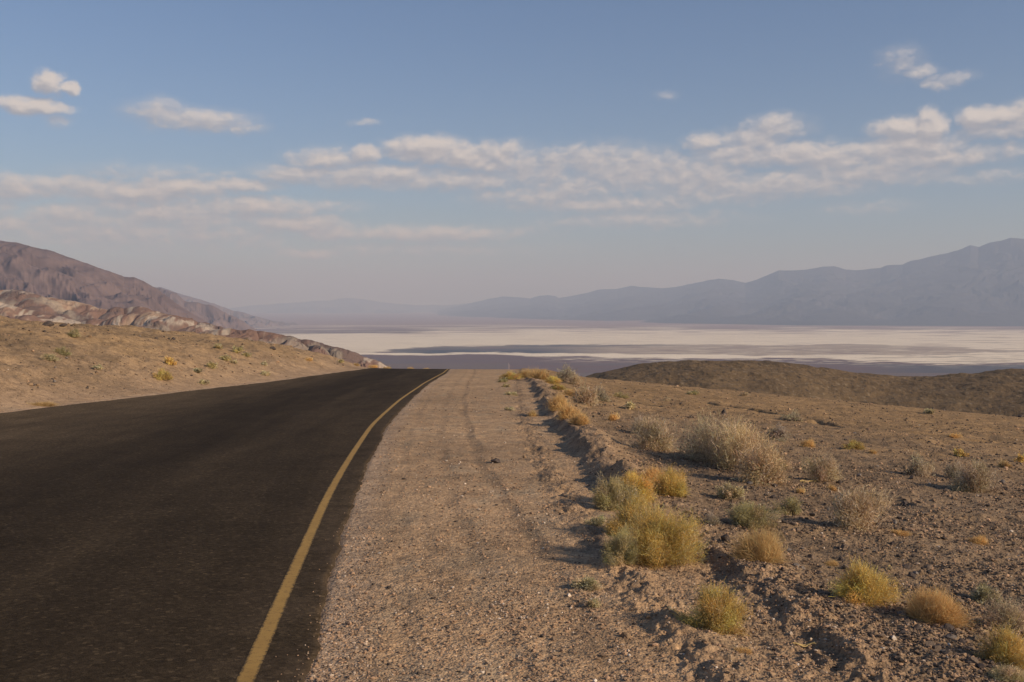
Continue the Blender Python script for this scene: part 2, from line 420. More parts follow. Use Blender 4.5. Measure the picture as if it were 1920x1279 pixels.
def road_z(X, Y): return macro(X, Y) + 0.012
def build_road():
    ys = [-55.0]
    while ys[-1] < 138: ys.append(ys[-1] + np.clip(0.012 * abs(ys[-1]), 0.035, 0.6))
    ys = np.array(ys); n = len(ys)
    def ragged(seed, amp): return amp * fbm(ys * 1.9, 0 * ys, 4, seed, 0.65) + amp * 0.9 * fbm(ys * 0.33, 0 * ys + 5, 2, seed + 3)
    xr = np.interp(ys, RY, RX) + ragged(201, 0.085); xl = np.interp(ys, LY, LX) + ragged(205, 0.10)
    t = np.concatenate([[-0.004, 0], np.linspace(0.004, 0.996, 46), [1.0, 1.004]])
    T, Yg = np.meshgrid(t, ys)
    Xg = xl[:, None] + (xr - xl)[:, None] * T
    Z = road_z(Xg, Yg) + 0.004 * fbm(Xg / 1.5, Yg / 3, 3, 207)
    Z[:, 1] -= 0.004; Z[:, -2] -= 0.004; Z[:, 0] -= 0.10; Z[:, -1] -= 0.10
    V = np.stack([Xg, Yg, Z], -1).reshape(-1, 3)
    al = np.concatenate([[0], np.cumsum(np.hypot(np.diff(xr), np.diff(ys)))])
    me = mesh_np('road', V, [grid_faces(n, len(t))], None, True)
    lane_attr(me, np.stack([1 - (xr[:, None] - Xg) / 9.5, np.repeat(al[:, None], len(t), 1)], -1).reshape(-1, 2))
    o = link('road', me, M['road']); struct(o, 'dark worn asphalt road curving over a brow', 'road')
    # edge line
    pts = [(462, 1279), (498, 1185), (543, 1085), (588, 990), (617, 928), (650, 866), (690, 808), (727, 768), (767, 737), (800, 716.5), (823, 703), (834, 696), (841, 691)]
    P = np.array([ray_hit(px, py, lambda a, b: road_z(a, b) + 0.004)[:2] for px, py in pts])
    off = np.interp(P[:, 1], RY, RX) - P[:, 0]
    oy = np.concatenate([[-55, 0], P[:, 1], [138]]); of = np.concatenate([[0.27, 0.27], off, [off[-1]]])
    k = np.hanning(61); k /= k.sum()
    of_s = np.convolve(np.pad(np.interp(ys, oy, of), 30, mode='edge'), k, 'valid')
    xc = np.interp(ys, RY, RX) - of_s
    dx = np.gradient(xc, ys); nl = np.sqrt(1 + dx * dx)
    s = np.linspace(-1, 1, 7); wv = 0.048 * (1 + 0.08 * fbm(ys * 3, 0 * ys, 3, 211))
    Xl = xc[:, None] + (wv * nl)[:, None] * s[None, :]; Yl = np.repeat(ys[:, None], 7, 1)
    # road surface height under the line (same relief), 4 mm proud
    Zl = road_z(Xl, Yl) + 0.004 * fbm(Xl / 1.5, Yl / 3, 3, 207) + 0.002
    me = mesh_np('edge_line', np.stack([Xl, Yl, Zl], -1).reshape(-1, 3), [grid_faces(n, 7)], None, True)
    lane_attr(me, np.stack([np.repeat((s[None, :] + 1) / 2, n, 0), Yl], -1).reshape(-1, 2))
    l = link('edge_line', me, M['paint'], o); l['label'] = 'faded yellow edge line'
build_road()

# ------------------------------------------------------------------ distant relief
def prof_fn(pts):
    p = np.array(pts, float)
    return lambda px: np.interp(px, p[:, 0], p[:, 1])

def relief(name, mat, pts, x0, x1, step, dist, front, back, zbase, relief_fn, col_fn, nrow=90, pw=1.25, jag=0.0, jscale=30.0, seed=0, taper=(0, 0), crest_dip=0.0):
    px = np.arange(x0, x1 + 0.01, step); py = prof_fn(pts)(px)
    py = py - jag * fbm(px / jscale, 0 * px + seed, 4, 300 + seed, 0.6)
    d = ray(px, py); sx = d[:, 0] / d[:, 1]; sz = d[:, 2] / d[:, 1]
    D = dist(px) if callable(dist) else np.full(px.shape, float(dist))
    fr = front(px) if callable(front) else np.full(px.shape, float(front))
    t = np.concatenate([-np.linspace(1, 0, nrow) ** 1.25, np.linspace(0, 1, nrow // 3)[1:]])
    T, J = np.meshgrid(t, np.arange(len(px)), indexing='ij')
    Yg = D[J] + np.where(T < 0, T * fr[J], T * back); Xg = sx[J] * Yg
    zc = (EYE + sz * D)[J]
    shape = np.clip(1 - np.abs(T) ** pw, 0, 1)
    # the sharp outline belongs to the crest; lower slopes follow a smoothed one
    kn = np.hanning(int(110 / step) | 1); kn /= kn.sum(); hw = len(kn) // 2
    zs = np.convolve(np.pad(EYE + sz * D, hw, mode='edge'), kn, 'valid')[J]
    zs = np.minimum(zs, zc + 0.35 * np.abs(zs - zc))
    wc = np.exp(-(T / 0.16) ** 2)
    Z = zbase + (zs + (zc - zs) * wc - zbase) * shape
    Z = Z + relief_fn(Xg, Yg, T, zc - zbase)
    V = np.stack([Xg, Yg, Z], -1)
    C = col_fn(Xg, Yg, Z, T)
    me = mesh_np(name, V.reshape(-1, 3), [grid_faces(len(t), len(px))[:, ::-1]], np.clip(C.reshape(-1, 3), 0.01, 0.9), True)
    return link(name, me, mat)

def mixc(a, b, k): return a + (b - a) * k[..., None]
def C3(c, like): return np.ones(like.shape + (3,)) * np.array(c)

# --- dark stony hills beyond the plain on the right
def dh_rel(X, Y, T, h):
    w = np.clip(1 - np.abs(T) * 0.2, 0, 1)
    g = ridged(X / 38, Y / 75, 3, 51)
    return w * (1.0 * (g - 0.75) + 0.6 * (fbm(X / 7, Y / 7, 3, 52)) - 0.2 + 0.22 * np.maximum(0, fbm(X / 1.6, Y / 2.2, 3, 54)))
def dh_col(X, Y, Z, T):
    c = C3((.155, .104, .057), X); n = fbm(X / 14, Y / 14, 4, 53)
    c = mixc(c, C3((.115, .080, .048), X), np.clip(n * 1.1, 0, 1)); c = mixc(c, C3((.18, .124, .068), X), np.clip(-n * 1.0 - 0.05, 0, 1))
    s = fbm(X / 1.1, Y / 1.8, 2, 57)
    c = mixc(c, C3((.33, .26, .17), X), sstep(0.28, 0.5, s) * 0.35); c = mixc(c, C3((.05, .042, .034), X), sstep(0.25, 0.5, -s) * 0.8)
    return c
HILL1 = [(1040, 748), (1075, 722), (1100, 707), (1140, 692), (1190, 682.5), (1250, 677.5), (1320, 675), (1390, 675), (1440, 677), (1490, 682), (1550, 691), (1610, 699.5), (1660, 704.5), (1710, 705.5), (1760, 703), (1820, 698), (1870, 694), (1920, 691), (2000, 687), (2100, 686), (2250, 700)]
o = relief('hill', M['darkhill'], HILL1, 1040, 2250, 0.9, 230, 120, 120, -40, dh_rel, dh_col, 190, 1.6, 0.35, 20, 1)
struct(o, 'dark stony rounded hill beyond the plain, with the salt flat behind it', 'hill')

# --- badlands on the left (rounded multicoloured clay hills)
def bl_rel(amp, sc, seed):
    def f(X, Y, T, h):
        wx = X + 12 * fbm(X / 60, Y / 60, 2, seed + 7); wy = Y + 12 * fbm(X / 60 + 9, Y / 60, 2, seed + 8)
        bil = np.abs(fbm(wx / sc, wy / (sc * 1.5), 2, seed, 0.4)) ** 0.75
        vx = wx + sc * .3 * fbm(X / sc * 1.7, Y / sc * 1.7, 2, seed + 21); gul = np.abs(noise(vx / (sc * .24), wy / (sc * .5), seed + 3)); gul2 = np.abs(noise(vx / (sc * .10), wy / (sc * .22), seed + 4))
        w = np.clip(np.abs(T) / 0.05, 0.35, 1)
        return w * (amp * (bil * 1.5 - 0.72) + amp * .30 * (np.abs(fbm(vx / (sc * .42), wy / (sc * .6), 2, seed + 31, .4)) ** .75 - .4) + amp * 0.24 * (gul - 0.3) + amp * 0.12 * (gul2 - .3))
    return f
def bl_col(seed):
    def f(X, Y, Z, T):
        n = fbm(X / 48 + 3, Y / 75, 3, seed); m = fbm(X / 20, Y / 26, 4, seed + 5); q = fbm(X / 55, Y / 45, 3, seed + 9); st = fbm(X / 5.0, Y / 34, 4, seed + 13)
        c = C3((.20, .125, .095), X)
        c = mixc(c, C3((.36, .255, .175), X), sstep(0.05, 0.34, n + .45 * m + .45 * st) * .85)
        c = mixc(c, C3((.43, .36, .285), X), sstep(0.16, 0.42, q + .6 * m + .7 * st) * .75)
        c = mixc(c, C3((.125, .092, .082), X), sstep(0.04, 0.32, -n + .45 * m - .3 * st) * .75)
        c = mixc(c, C3((.29, .245, .19), X), sstep(0.08, 0.36, -q + .5 * m + .3 * st) * .6)
        return c
    return f
BL1 = [(-140, 528), (-60, 536), (0, 541), (60, 549), (105, 557), (140, 560), (185, 577), (225, 572), (262, 574), (300, 585), (345, 590), (400, 612), (440, 620), (520, 640), (600, 660), (700, 690)]
BL2 = [(-140, 560), (0, 563), (40, 572), (90, 585), (150, 598), (200, 596), (240, 588), (285, 583), (330, 592), (375, 600), (415, 612), (450, 624), (500, 628), (560, 640), (610, 652), (650, 664), (690, 676), (740, 694)]
BL3 = [(330, 640), (380, 618), (430, 613), (480, 617), (520, 624), (560, 631), (600, 639), (640, 650), (670, 660), (700, 672), (730, 688), (770, 705)]
o = relief('badland_hills', M['badland'], BL1, -140, 720, 0.8, 1150, 320, 300, -170, bl_rel(13, 62, 400), bl_col(420), 150, 1.5, 1.0, 25, 3)
struct(o, 'brown and mauve rounded clay hills below the left mountain', 'hills')
o = relief('badland_hills', M['badland'], BL2, -140, 760, 0.7, 850, 260, 160, -150, bl_rel(10.5, 46, 430), bl_col(450), 170, 1.5, 1.0, 25, 4)
struct(o, 'striped beige and purple badland hills directly behind the roadside slope', 'hills')
o = relief('badland_hills', M['badland'], BL3, 330, 790, 0.6, 640, 190, 120, -120, bl_rel(7, 30, 460), bl_col(490), 150, 1.5, 0.8, 25, 5)
struct(o, 'low pale badland spur tapering down to the salt flat', 'hills')

# --- mountains
def mt_rel(amp, sc, seed, stretch=2.0, rot=0.0):
    def f(X0, Y0, T, h):
        X = X0 * math.cos(rot) + Y0 * math.sin(rot); Y = -X0 * math.sin(rot) + Y0 * math.cos(rot)
        wx = X + sc * .35 * fbm(X / sc, Y / sc, 3, seed + 7); wy = Y + sc * .35 * fbm(X / sc + 9, Y / sc, 3, seed + 8)
        r = ridged(wx / sc, wy / (sc * stretch), 5, seed, 0.55)
        r2 = ridged(wx / (sc * .3), wy / (sc * .5), 4, seed + 3, 0.55)
        w = np.clip(np.abs(T) / 0.12, 0.12, 1) * np.clip((1 - np.abs(T)) / 0.25, 0, 1)
        return w * amp * ((r - 0.85) * 1.3 + 0.3 * (r2 - 0.75))
    return f
def mt_col(base, alt, seed, sc):
    def f(X, Y, Z, T):
        n = fbm(X / sc, Y / sc, 4, seed); c = C3(base, X)
        return mixc(c, C3(alt, X), np.clip(0.5 + 1.2 * n, 0, 1))
    return f
LM1 = [(-220, 425), (-120, 436), (-40, 446), (0, 450), (30, 453), (60, 462), (95, 470), (125, 480), (160, 492), (200, 505), (232, 516), (252, 518), (270, 526), (292, 540), (310, 552), (330, 566), (370, 592), (420, 620), (470, 650)]
o = relief('mountain', M['rock'], LM1, -220, 470, 0.8, 4300, lambda p: 2400 + 0 * p, 1500, -252, mt_rel(85, 480, 500, 2.6, 0.75), mt_col((.125, .086, .078), (.18, .125, .108), 510, 240), 170, 1.15, 2.0, 40, 6)
struct(o, 'large mauve brown mountain sloping down at the left edge', 'mountain')
LM2 = [(120, 560), (200, 552), (262, 536), (300, 535), (330, 549), (345, 563), (372, 564), (400, 571), (430, 588), (455, 600), (482, 616), (500, 624)]
o = relief('mountain', M['rock'], LM2, 120, 500, 0.7, 7200, lambda p: 1800 + 0 * p, 1500, -252, mt_rel(150, 500, 520), mt_col((.12, .085, .08), (.19, .135, .115), 530, 300), 110, 1.2, 1.0, 30, 7)
struct(o, 'dark bluish mountain spur behind the large left mountain', 'mountain')
LM3 = [(150, 560), (260, 545), (300, 537), (335, 549), (380, 562), (425, 575), (470, 590), (520, 602), (560, 606)]
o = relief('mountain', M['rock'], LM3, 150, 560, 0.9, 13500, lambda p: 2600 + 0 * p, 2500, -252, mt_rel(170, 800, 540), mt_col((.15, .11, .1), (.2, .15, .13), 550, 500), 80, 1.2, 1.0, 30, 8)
struct(o, 'pale hazy mountain slope farthest along the left side', 'mountain')

RM = [(820, 582), (855, 574), (884, 568), (921, 559), (943, 555.5), (979, 557), (994, 559), (1012, 554), (1026, 553), (1041, 555), (1048, 559), (1074, 554), (1103, 548), (1121, 543), (1158, 541), (1183, 535), (1220, 538), (1246, 540), (1276, 536), (1325, 526), (1347, 522), (1377, 525), (1398, 530), (1415, 525), (1460, 506), (1483, 507), (1520, 504), (1543, 499.6), (1565, 498), (1588, 505), (1603, 506), (1651, 502), (1663, 496.5), (1693, 495), (1708, 488), (1745, 480), (1783, 472), (1805, 465), (1820, 459), (1835, 462), (1858, 453.5), (1877, 450), (1895, 445), (1920, 447), (2000, 438), (2080, 444), (2180, 430), (2300, 436)]
rm_dist = lambda p: np.interp(p, [820, 1000, 1250, 1500, 1920, 2300], [40000, 33000, 27000, 23000, 19500, 18000])
rm_foot = lambda p: np.interp(p, [820, 1000, 1250, 1500, 1920, 2300], [14000, 13000, 12000, 9800, 6800, 6000])
o = relief('mountain_range', M['rock'], RM, 820, 2300, 1.0, rm_dist, rm_foot, 6000, -252, mt_rel(130, 1900, 560, 2.4, -0.5), mt_col((.052, .050, .060), (.062, .058, .067), 570, 1500), 150, 0.85, 1.2, 22, 9)  # rock colour has bluish shade and distant air painted in
struct(o, 'long hazy blue mountain range across the valley on the right', 'mountain range')
FM = [(380, 600), (430, 578), (470, 572), (560, 566), (610, 563), (636, 559), (658, 557), (687, 561), (724, 567), (780, 571), (830, 572), (880, 568), (940, 562), (1000, 560), (1080, 566), (1200, 575)]
o = relief('mountain_range', M['rock'], FM, 380, 1200, 1.2, 47000, 9000, 5000, -252, mt_rel(400, 2400, 580), mt_col((.080, .078, .09), (.095, .09, .10), 590, 2000), 60, 1.0, 0.8, 30, 10)  # blue of the distant air is mixed into this rock colour too
struct(o, 'faint mountain range fading into haze at the far end of the valley', 'mountain range')

# ------------------------------------------------------------------ valley floor with salt
def build_valley():
    ZV = -250.0
    px = np.concatenate([np.arange(-900, 380, 25), np.arange(380, 2000, 1.6), np.arange(2000, 2900, 25)])
    py = np.concatenate([np.arange(735, 600, -0.3), np.arange(600, 583.2, -0.5)])
    PY, PX = np.meshgrid(py, px, indexing='ij')
    d0 = ray(960.0 + 0 * py, py); Yr = (ZV - EYE) / (d0[:, 2] / d0[:, 1])
    Yg = np.repeat(Yr[:, None], len(px), 1); Xg = (PX - 960) / F * Yg * 1.0
    Z = np.full(Yg.shape, ZV)
    # coordinates on the valley floor: bearing and depth (as equal steps of downward angle)
    b = PX; e = PY
    wig = 4.0 * fbm(b / 190, e / 9, 4, 601) + 2.9 * fbm(b / 60, e / 2.4, 4, 602, .6)
    ee = e + wig
    def c(r, g, bb): return C3((r, g, bb), Yg)
    mud = c(.155, .098, .088)
    salt = c(.80, .69, .52)
    tan = c(.42, .33, .24)
    wet = c(.050, .060, .075)
    col = mud.copy()
    # far alluvial fans and playa
    far = c(.29, .20, .175); col = mixc(col, far, sstep(624, 612, ee))
    st = fbm(b / 260, e / 2.2, 4, 605); col = mixc(col, salt * .8, sstep(-0.05, 0.2, st) * sstep(607, 612, e) * sstep(626, 618, e) * .7)
    # main salt pan
    top = np.interp(b, [380, 540, 620, 760, 900, 1100, 1400, 1700, 1920, 2200], [627, 626, 625, 624, 617.5, 617, 619, 618, 619, 620])
    bot = np.interp(b, [380, 650, 740, 830, 960, 1250, 1500, 1640, 1780, 1920, 2200], [668, 666, 656, 650, 647, 647.5, 647, 646, 652, 657, 660])
    pan = sstep(-1.8, 1.8, ee - top) * sstep(1.6, -1.2, ee - bot)
    col = mixc(col, salt, pan)
    # tan flat between the salt strips, blue-grey wet stretch on its left
    t2 = np.interp(b, [380, 690, 760, 1000, 1250, 1500, 1700, 1850, 1920, 2200], [668, 662, 661, 661.5, 664, 666, 666, 660, 661, 663])
    mid = sstep(-1.0, 1.4, ee - bot) * sstep(1.2, -1.0, ee - t2)
    col = mixc(col, tan, mid)
    wet_k = np.exp(-((b - 900) / 200.0) ** 4) * mid * (0.35 + 0.65 * sstep(-6, 7, ee - 652)) + 0.55 * np.exp(-((ee - 648.5) / 1.6) ** 2) * sstep(900, 1000, b) * sstep(1330, 1150, b)
    col = mixc(col, wet, np.clip(wet_k, 0, 1))
    # near salt strip
    b2 = np.interp(b, [380, 560, 640, 730, 900, 1100, 1250, 1400, 1560, 1640, 1760, 1920, 2200], [671, 669, 667, 665.5, 665, 669, 671, 672, 673, 678, 682, 680, 680])
    strip = sstep(-0.9, 0.9, ee - t2) * sstep(1.0, -1.0, ee - b2)
    col = mixc(col, salt * 1.06, strip)
    # dark mud streaks in the salt, salt flecks in the mud
    s = fbm(b / 120, e / 1.7, 4, 607)
    col = mixc(col, tan * .8, sstep(0.05, 0.2, s) * strip * sstep(1450, 1650, b) * .9)
    col = mixc(col, tan, sstep(0.12, 0.3, s) * pan * (0.30 + 0.70 * sstep(1600, 1850, b)) * .8)
    col = mixc(col, far, sstep(-0.02, 0.22, fbm(b / 140, e / 1.5, 3, 611)) * pan * sstep(632, 620, e) * 0.9)
    fleck = sstep(0.02, 0.2, fbm(b / 55, e / 1.3, 3, 608)) * sstep(0, 2, ee - b2) * sstep(14, 4, e - b2) * sstep(980, 1080, b)
    col = mixc(col, salt * .9, fleck * .8)
    col = mixc(col, salt * .9, sstep(0.12, 0.26, fbm(b / 75, e / 1.1, 4, 613)) * mid * sstep(1000, 1400, b) * .75)
    col = mixc(col, mud * 1.3, sstep(0.1, 0.25, fbm(b / 110, e / 1.2, 4, 614)) * mid * .6)
    # nearer mud: purple brown, blue-grey towards the right
    low = sstep(2, 6, e - b2)
    col = mixc(col, c(.125, .112, .112), low * np.clip(fbm(b / 300, e / 5, 3, 609) * 1.5 + .3, 0, 1) * .6)
    col = mixc(col, c(.080, .084, .094), low * sstep(1560, 1760, b) * .75)
    me = mesh_np('salt_flat', np.stack([Xg, Yg, Z], -1).reshape(-1, 3), [grid_faces(len(py), len(px))], np.clip(col.reshape(-1, 3), 0.01, 0.85), False)
    me.flip_normals() if me.polygons[0].normal.z < 0 else None
    o = link('salt_flat', me, M['salt'])
    struct(o, 'white salt flat with mud and blue grey wet streaks on the valley floor', 'salt flat')
build_valley()
# ------------------------------------------------------------------ plants
def strip_mesh(name, P0, P1, w, col, rng, bend=0.15, tip=0.25):
    """thin two-segment blades from P0 to P1"""
    n = len(P0); D = P1 - P0; L = np.linalg.norm(D, axis=1, keepdims=True) + 1e-9
    mid = (P0 + P1) / 2 + rng.normal(size=(n, 3)) * L * bend
    side = np.cross(D / L, rng.normal(size=(n, 3))); side /= np.linalg.norm(side, axis=1, keepdims=True) + 1e-9
    w = np.asarray(w).reshape(-1, 1) * np.ones((n, 1)); s = side * w
    V = np.stack([P0 - s, P0 + s, mid - s * .85, mid + s * .85, P1 - s * tip, P1 + s * tip], 1).reshape(-1, 3)
    b = np.arange(n)[:, None] * 6
    fc = np.concatenate([b + np.array([0, 1, 3, 2]), b + np.array([2, 3, 5, 4])])
    C = np.repeat(col, 6, 0)
    return V, fc, C

def tubes(paths, radii, sides=4):
    Vs, Fs = [], []; o = 0
    for p, r in zip(paths, radii):
        n = len(p)
        T = np.gradient(p, axis=0); T /= np.linalg.norm(T, axis=1, keepdims=True) + 1e-9
        a = np.cross(T, np.array([0.31, 0.2, 0.93])); a /= np.linalg.norm(a, axis=1, keepdims=True) + 1e-9
        b = np.cross(T, a)
        th = np.arange(sides) * 2 * math.pi / sides
        ring = p[:, None, :] + r[:, None, None] * (a[:, None, :] * np.cos(th)[None, :, None] + b[:, None, :] * np.sin(th)[None, :, None])
        Vs.append(ring.reshape(-1, 3)); Fs.append(grid_faces(n, sides, True) + o); o += n * sides
    return np.concatenate(Vs), np.concatenate(Fs)

def dome(rng, n, H, lo=0.35, hi=1.0, lobes=None):
    """points in a lumpy half ellipsoid, unit width"""
    th = rng.uniform(0, 2 * math.pi, n); cz = rng.uniform(0.02, 1, n) ** 0.8
    rr = (lo ** 3 + (hi ** 3 - lo ** 3) * rng.uniform(0, 1, n)) ** (1 / 3)
    sx = np.sqrt(1 - cz ** 2)
    lump = 1 + 0.27 * np.sin(2 * th + lobes[0]) * sx + 0.21 * np.sin(3 * th + lobes[1] + 3 * cz) + 0.13 * np.sin(5 * th + lobes[2] - 4 * cz)
    return np.stack([0.5 * rr * lump * sx * np.cos(th), 0.5 * rr * lump * sx * np.sin(th), H * rr * lump * cz], -1)

def pick(rng, n, cols, p):
    c = np.array(cols); k = rng.choice(len(c), n, p=p)
    return c[k] * rng.uniform(0.8, 1.2, (n, 1))

PAL = dict(
    yellow=([(.72, .485, .13), (.77, .58, .25), (.60, .44, .15), (.50, .43, .22), (.77, .455, .12)], [.34, .24, .2, .12, .10]),
    olive=([(.50, .41, .18), (.46, .40, .23), (.58, .45, .19), (.52, .46, .32), (.38, .32, .17)], [.28, .25, .22, .15, .10]),
    dry=([(.62, .465, .28), (.54, .40, .225), (.70, .58, .41), (.40, .285, .17), (.58, .45, .31)], [.32, .24, .18, .12, .14]),
    drygrey=([(.54, .43, .29), (.42, .33, .225), (.63, .52, .37), (.33, .255, .18)], [.35, .28, .2, .17]),
    orange=([(.76, .485, .20), (.70, .46, .21), (.82, .59, .29), (.62, .41, .185)], [.36, .28, .2, .16]),
    grey=([(.54, .46, .27), (.60, .53, .36), (.46, .39, .21), (.58, .46, .23)], [.34, .26, .2, .2]))

def make_plant_meshes(kind, seed, n, wid, H=0.62, nc=34):
    rng = np.random.default_rng(seed); lob = rng.uniform(0, 6.28, 3)
    cols, pr = PAL[kind]
    if kind == 'orange':                               # tussock: arching blades from the crown of the plant
        th = rng.uniform(0, 6.28, n); rad = 0.5 * np.sqrt(rng.uniform(0, 1, n))
        base = np.stack([rad * .55 * np.cos(th), rad * .55 * np.sin(th), np.zeros(n)], -1)
        top = dome(rng, n, H, 0.55, 1.05, lob); k = rng.uniform(0, 1, (n, 1))
        top[:, :2] = top[:, :2] * (1 - .35 * k) + base[:, :2] * .5 * k
        st = base + (top - base) * rng.uniform(0, .45, (n, 1))
        top = top * rng.uniform(.7, 1.12, (n, 1)); top[:, 2] = np.abs(top[:, 2]); V, Fc, C = strip_mesh('x', st, top, wid * rng.uniform(.6, 1.1, n), pick(rng, n, cols, pr) * rng.uniform(.75, 1.2, (n, 1)), rng, 0.17, 0.2)
        Vl, Fl, Cl = V, Fc, C
    else:
        cl = dome(rng, nc, H * .92, 0.25, 0.88, lob)
        ctone = rng.uniform(0.72, 1.22, (nc, 1)) * (1 + rng.normal(size=(nc, 3)) * .05)
        c = rng.integers(0, nc, n)
        sz = 0.14 if kind in ('yellow', 'olive') else 0.15
        ctr = cl[c]
        if kind in ('dry', 'drygrey'):
            P0 = ctr * 0.8 + rng.normal(size=(n, 3)) * sz * .6
            P1 = P0 + rng.normal(size=(n, 3)) * 0.045 + ctr * .08 + np.array([0, 0, .015])
        else:
            P0 = ctr * rng.uniform(.7, 1.02, (n, 1)) + rng.normal(size=(n, 3)) * sz * .5
            out = ctr / (np.linalg.norm(ctr, axis=1, keepdims=True) + 1e-6)
            P1 = P0 + out * rng.uniform(.0, .09, (n, 1)) + rng.normal(size=(n, 3)) * .04 + np.array([0, 0, .012])
        if kind in ('yellow', 'olive', 'grey'):         # some long wiry twigs stick out of the crown
            kx = rng.uniform(0, 1, n) < .05
            P1[kx] = P0[kx] + out[kx] * rng.uniform(.1, .22, (kx.sum(), 1)) + rng.normal(size=(kx.sum(), 3)) * .05
        for P in (P0, P1): P[:, 2] = np.abs(P[:, 2]) * .98 + 0.004
        V, Fc, C = strip_mesh('x', P0, P1, wid * rng.uniform(.6, 1.3, n), pick(rng, n, cols, pr) * ctone[c], rng, 0.16, .35)
        # small leaves at the twig ends
        m = n if kind in ('yellow', 'olive', 'grey') else int(n * .6)
        q = rng.integers(0, n, m); L0 = P0[q] + (P1[q] - P0[q]) * rng.uniform(.4, 1.05, (m, 1)); L0[:, 2] = np.abs(L0[:, 2])
        ls = {'yellow': 2.6, 'olive': 2.8, 'grey': 4.0}.get(kind, 2.0) * wid
        L1 = L0 + rng.normal(size=(m, 3)) * ls * 1.6
        v2, f2, c2 = strip_mesh('x', L0, L1, ls * .55, pick(rng, m, cols, pr) * ctone[c[q]] * 1.08, rng, .05, .3)
        Vl = np.concatenate([V, v2]); Fl = np.concatenate([Fc, f2 + len(V)]); Cl = np.concatenate([C, c2])
    Vl[:, 2] = np.maximum(Vl[:, 2], -0.01)
    kxy = 0.415 / np.percentile(np.abs(Vl[:, :2]), 97.5); kz = 0.57 / np.percentile(Vl[:, 2], 98.5); KS = np.array([kxy, kxy, kz]); Vl = Vl * KS
    leaf = mesh_np('foliage', Vl, [Fl], np.clip(Cl, .01, .8))
    # stems
    k = 12 if kind == 'orange' else 22
    ends = dome(rng, k, H * .9, .5, .9, lob); paths, rad = [], []
    for e in ends:
        t = np.linspace(0, 1, 6)[:, None]
        st = rng.normal(size=3) * .03; st[2] = -0.03
        p = st + (e - st) * t + np.sin(t * math.pi) * rng.normal(size=3) * .05 + rng.normal(size=(6, 3)) * .012 * t
        paths.append(p); rad.append(np.linspace(3.4, .8, 6) * wid * (1.6 if kind in ('dry', 'drygrey') else 1.1))
        for _ in range(2):
            i = rng.integers(2, 5); s0 = p[i]; e2 = s0 + (e - s0) * .7 + rng.normal(size=3) * .1; e2[2] = abs(e2[2])
            t2 = np.linspace(0, 1, 4)[:, None]
            paths.append(s0 + (e2 - s0) * t2 + np.sin(t2 * math.pi) * rng.normal(size=3) * .03); rad.append(np.linspace(1.3, .5, 4) * wid * 1.1)
    Vt, Ft = tubes(paths, rad); Vt = Vt * KS
    sc = {'dry': (.30, .19, .11), 'drygrey': (.17, .12, .10), 'orange': (.34, .2, .09)}.get(kind, (.22, .17, .09))
    stem = mesh_np('stems', Vt, [Ft], np.ones((len(Vt), 3)) * np.array(sc))
    return leaf, stem

MATK = dict(yellow='leaf_yellow', olive='leaf_yellow', dry='leaf_dry', drygrey='leaf_dry', orange='leaf_tuft', grey='leaf_grey')
PROTO = {}
def proto(kind, var, size):
    key = (kind, var, size)
    if key not in PROTO:
        if kind in ('dry', 'drygrey') and size in 'LM': size = {'L': 'D', 'M': 'E'}[size]
        n, wid, nc = {'D': (12500, .0018, 70), 'E': (6500, .0030, 40), 'L': (21000, .0016, 95), 'M': (11000, .0027, 48), 'S': (3000, .0058, 26), 'T': (620, .015, 16)}[size]
        lf, st = make_plant_meshes(kind, 1000 + 37 * var + sum(map(ord, kind)) + ord(size), n, wid, .62, nc=nc)
        lf.materials.append(M[MATK[kind]]); st.materials.append(M['twig'])
        PROTO[key] = (lf, st)
    return PROTO[key]

PRNG = random.Random(7)
def plant(px, py, w, h, kind, label, var=0, group=None, cat=None, depth=1.0):
    """px, py: centre of the foot in the photo, w, h: size in photo pixels"""
    x, y, z = ray_hit(px, py, ground_h)
    dist = math.hypot(x, y); W = w * y / F; Hh = h * y / F
    back = 0.30 * W * depth
    y2 = y + back; x2 = x * (1 + back / y); z2 = float(ground_h(np.array([x2]), np.array([y2]))[0])
    size = 'L' if w > 150 else 'M' if w > 62 else 'S' if w > 28 else 'T'
    lf, st = proto(kind, var, size)
    name = {'orange': 'grass_tuft', 'dry': 'dry_shrub', 'drygrey': 'dry_shrub'}.get(kind, 'desert_shrub')
    if size == 'T' and kind != 'orange': name = 'small_shrub'
    root = bpy.data.objects.new(name, None); COL.objects.link(root)
    root.location = (x2, y2, z2 - 0.015 * W - 0.004); root.empty_display_size = 0.1
    root.rotation_euler = (PRNG.uniform(-.06, .06), PRNG.uniform(-.06, .06), PRNG.uniform(0, 6.28))
    root.scale = (W, W, Hh / 0.66)
    root['label'] = label; root['category'] = cat or ('grass tuft' if kind == 'orange' else 'shrub')
    if group: root['group'] = group
    a = link('foliage', lf, None, root)
    if size != 'T': link('stems', st, None, root)
    return root

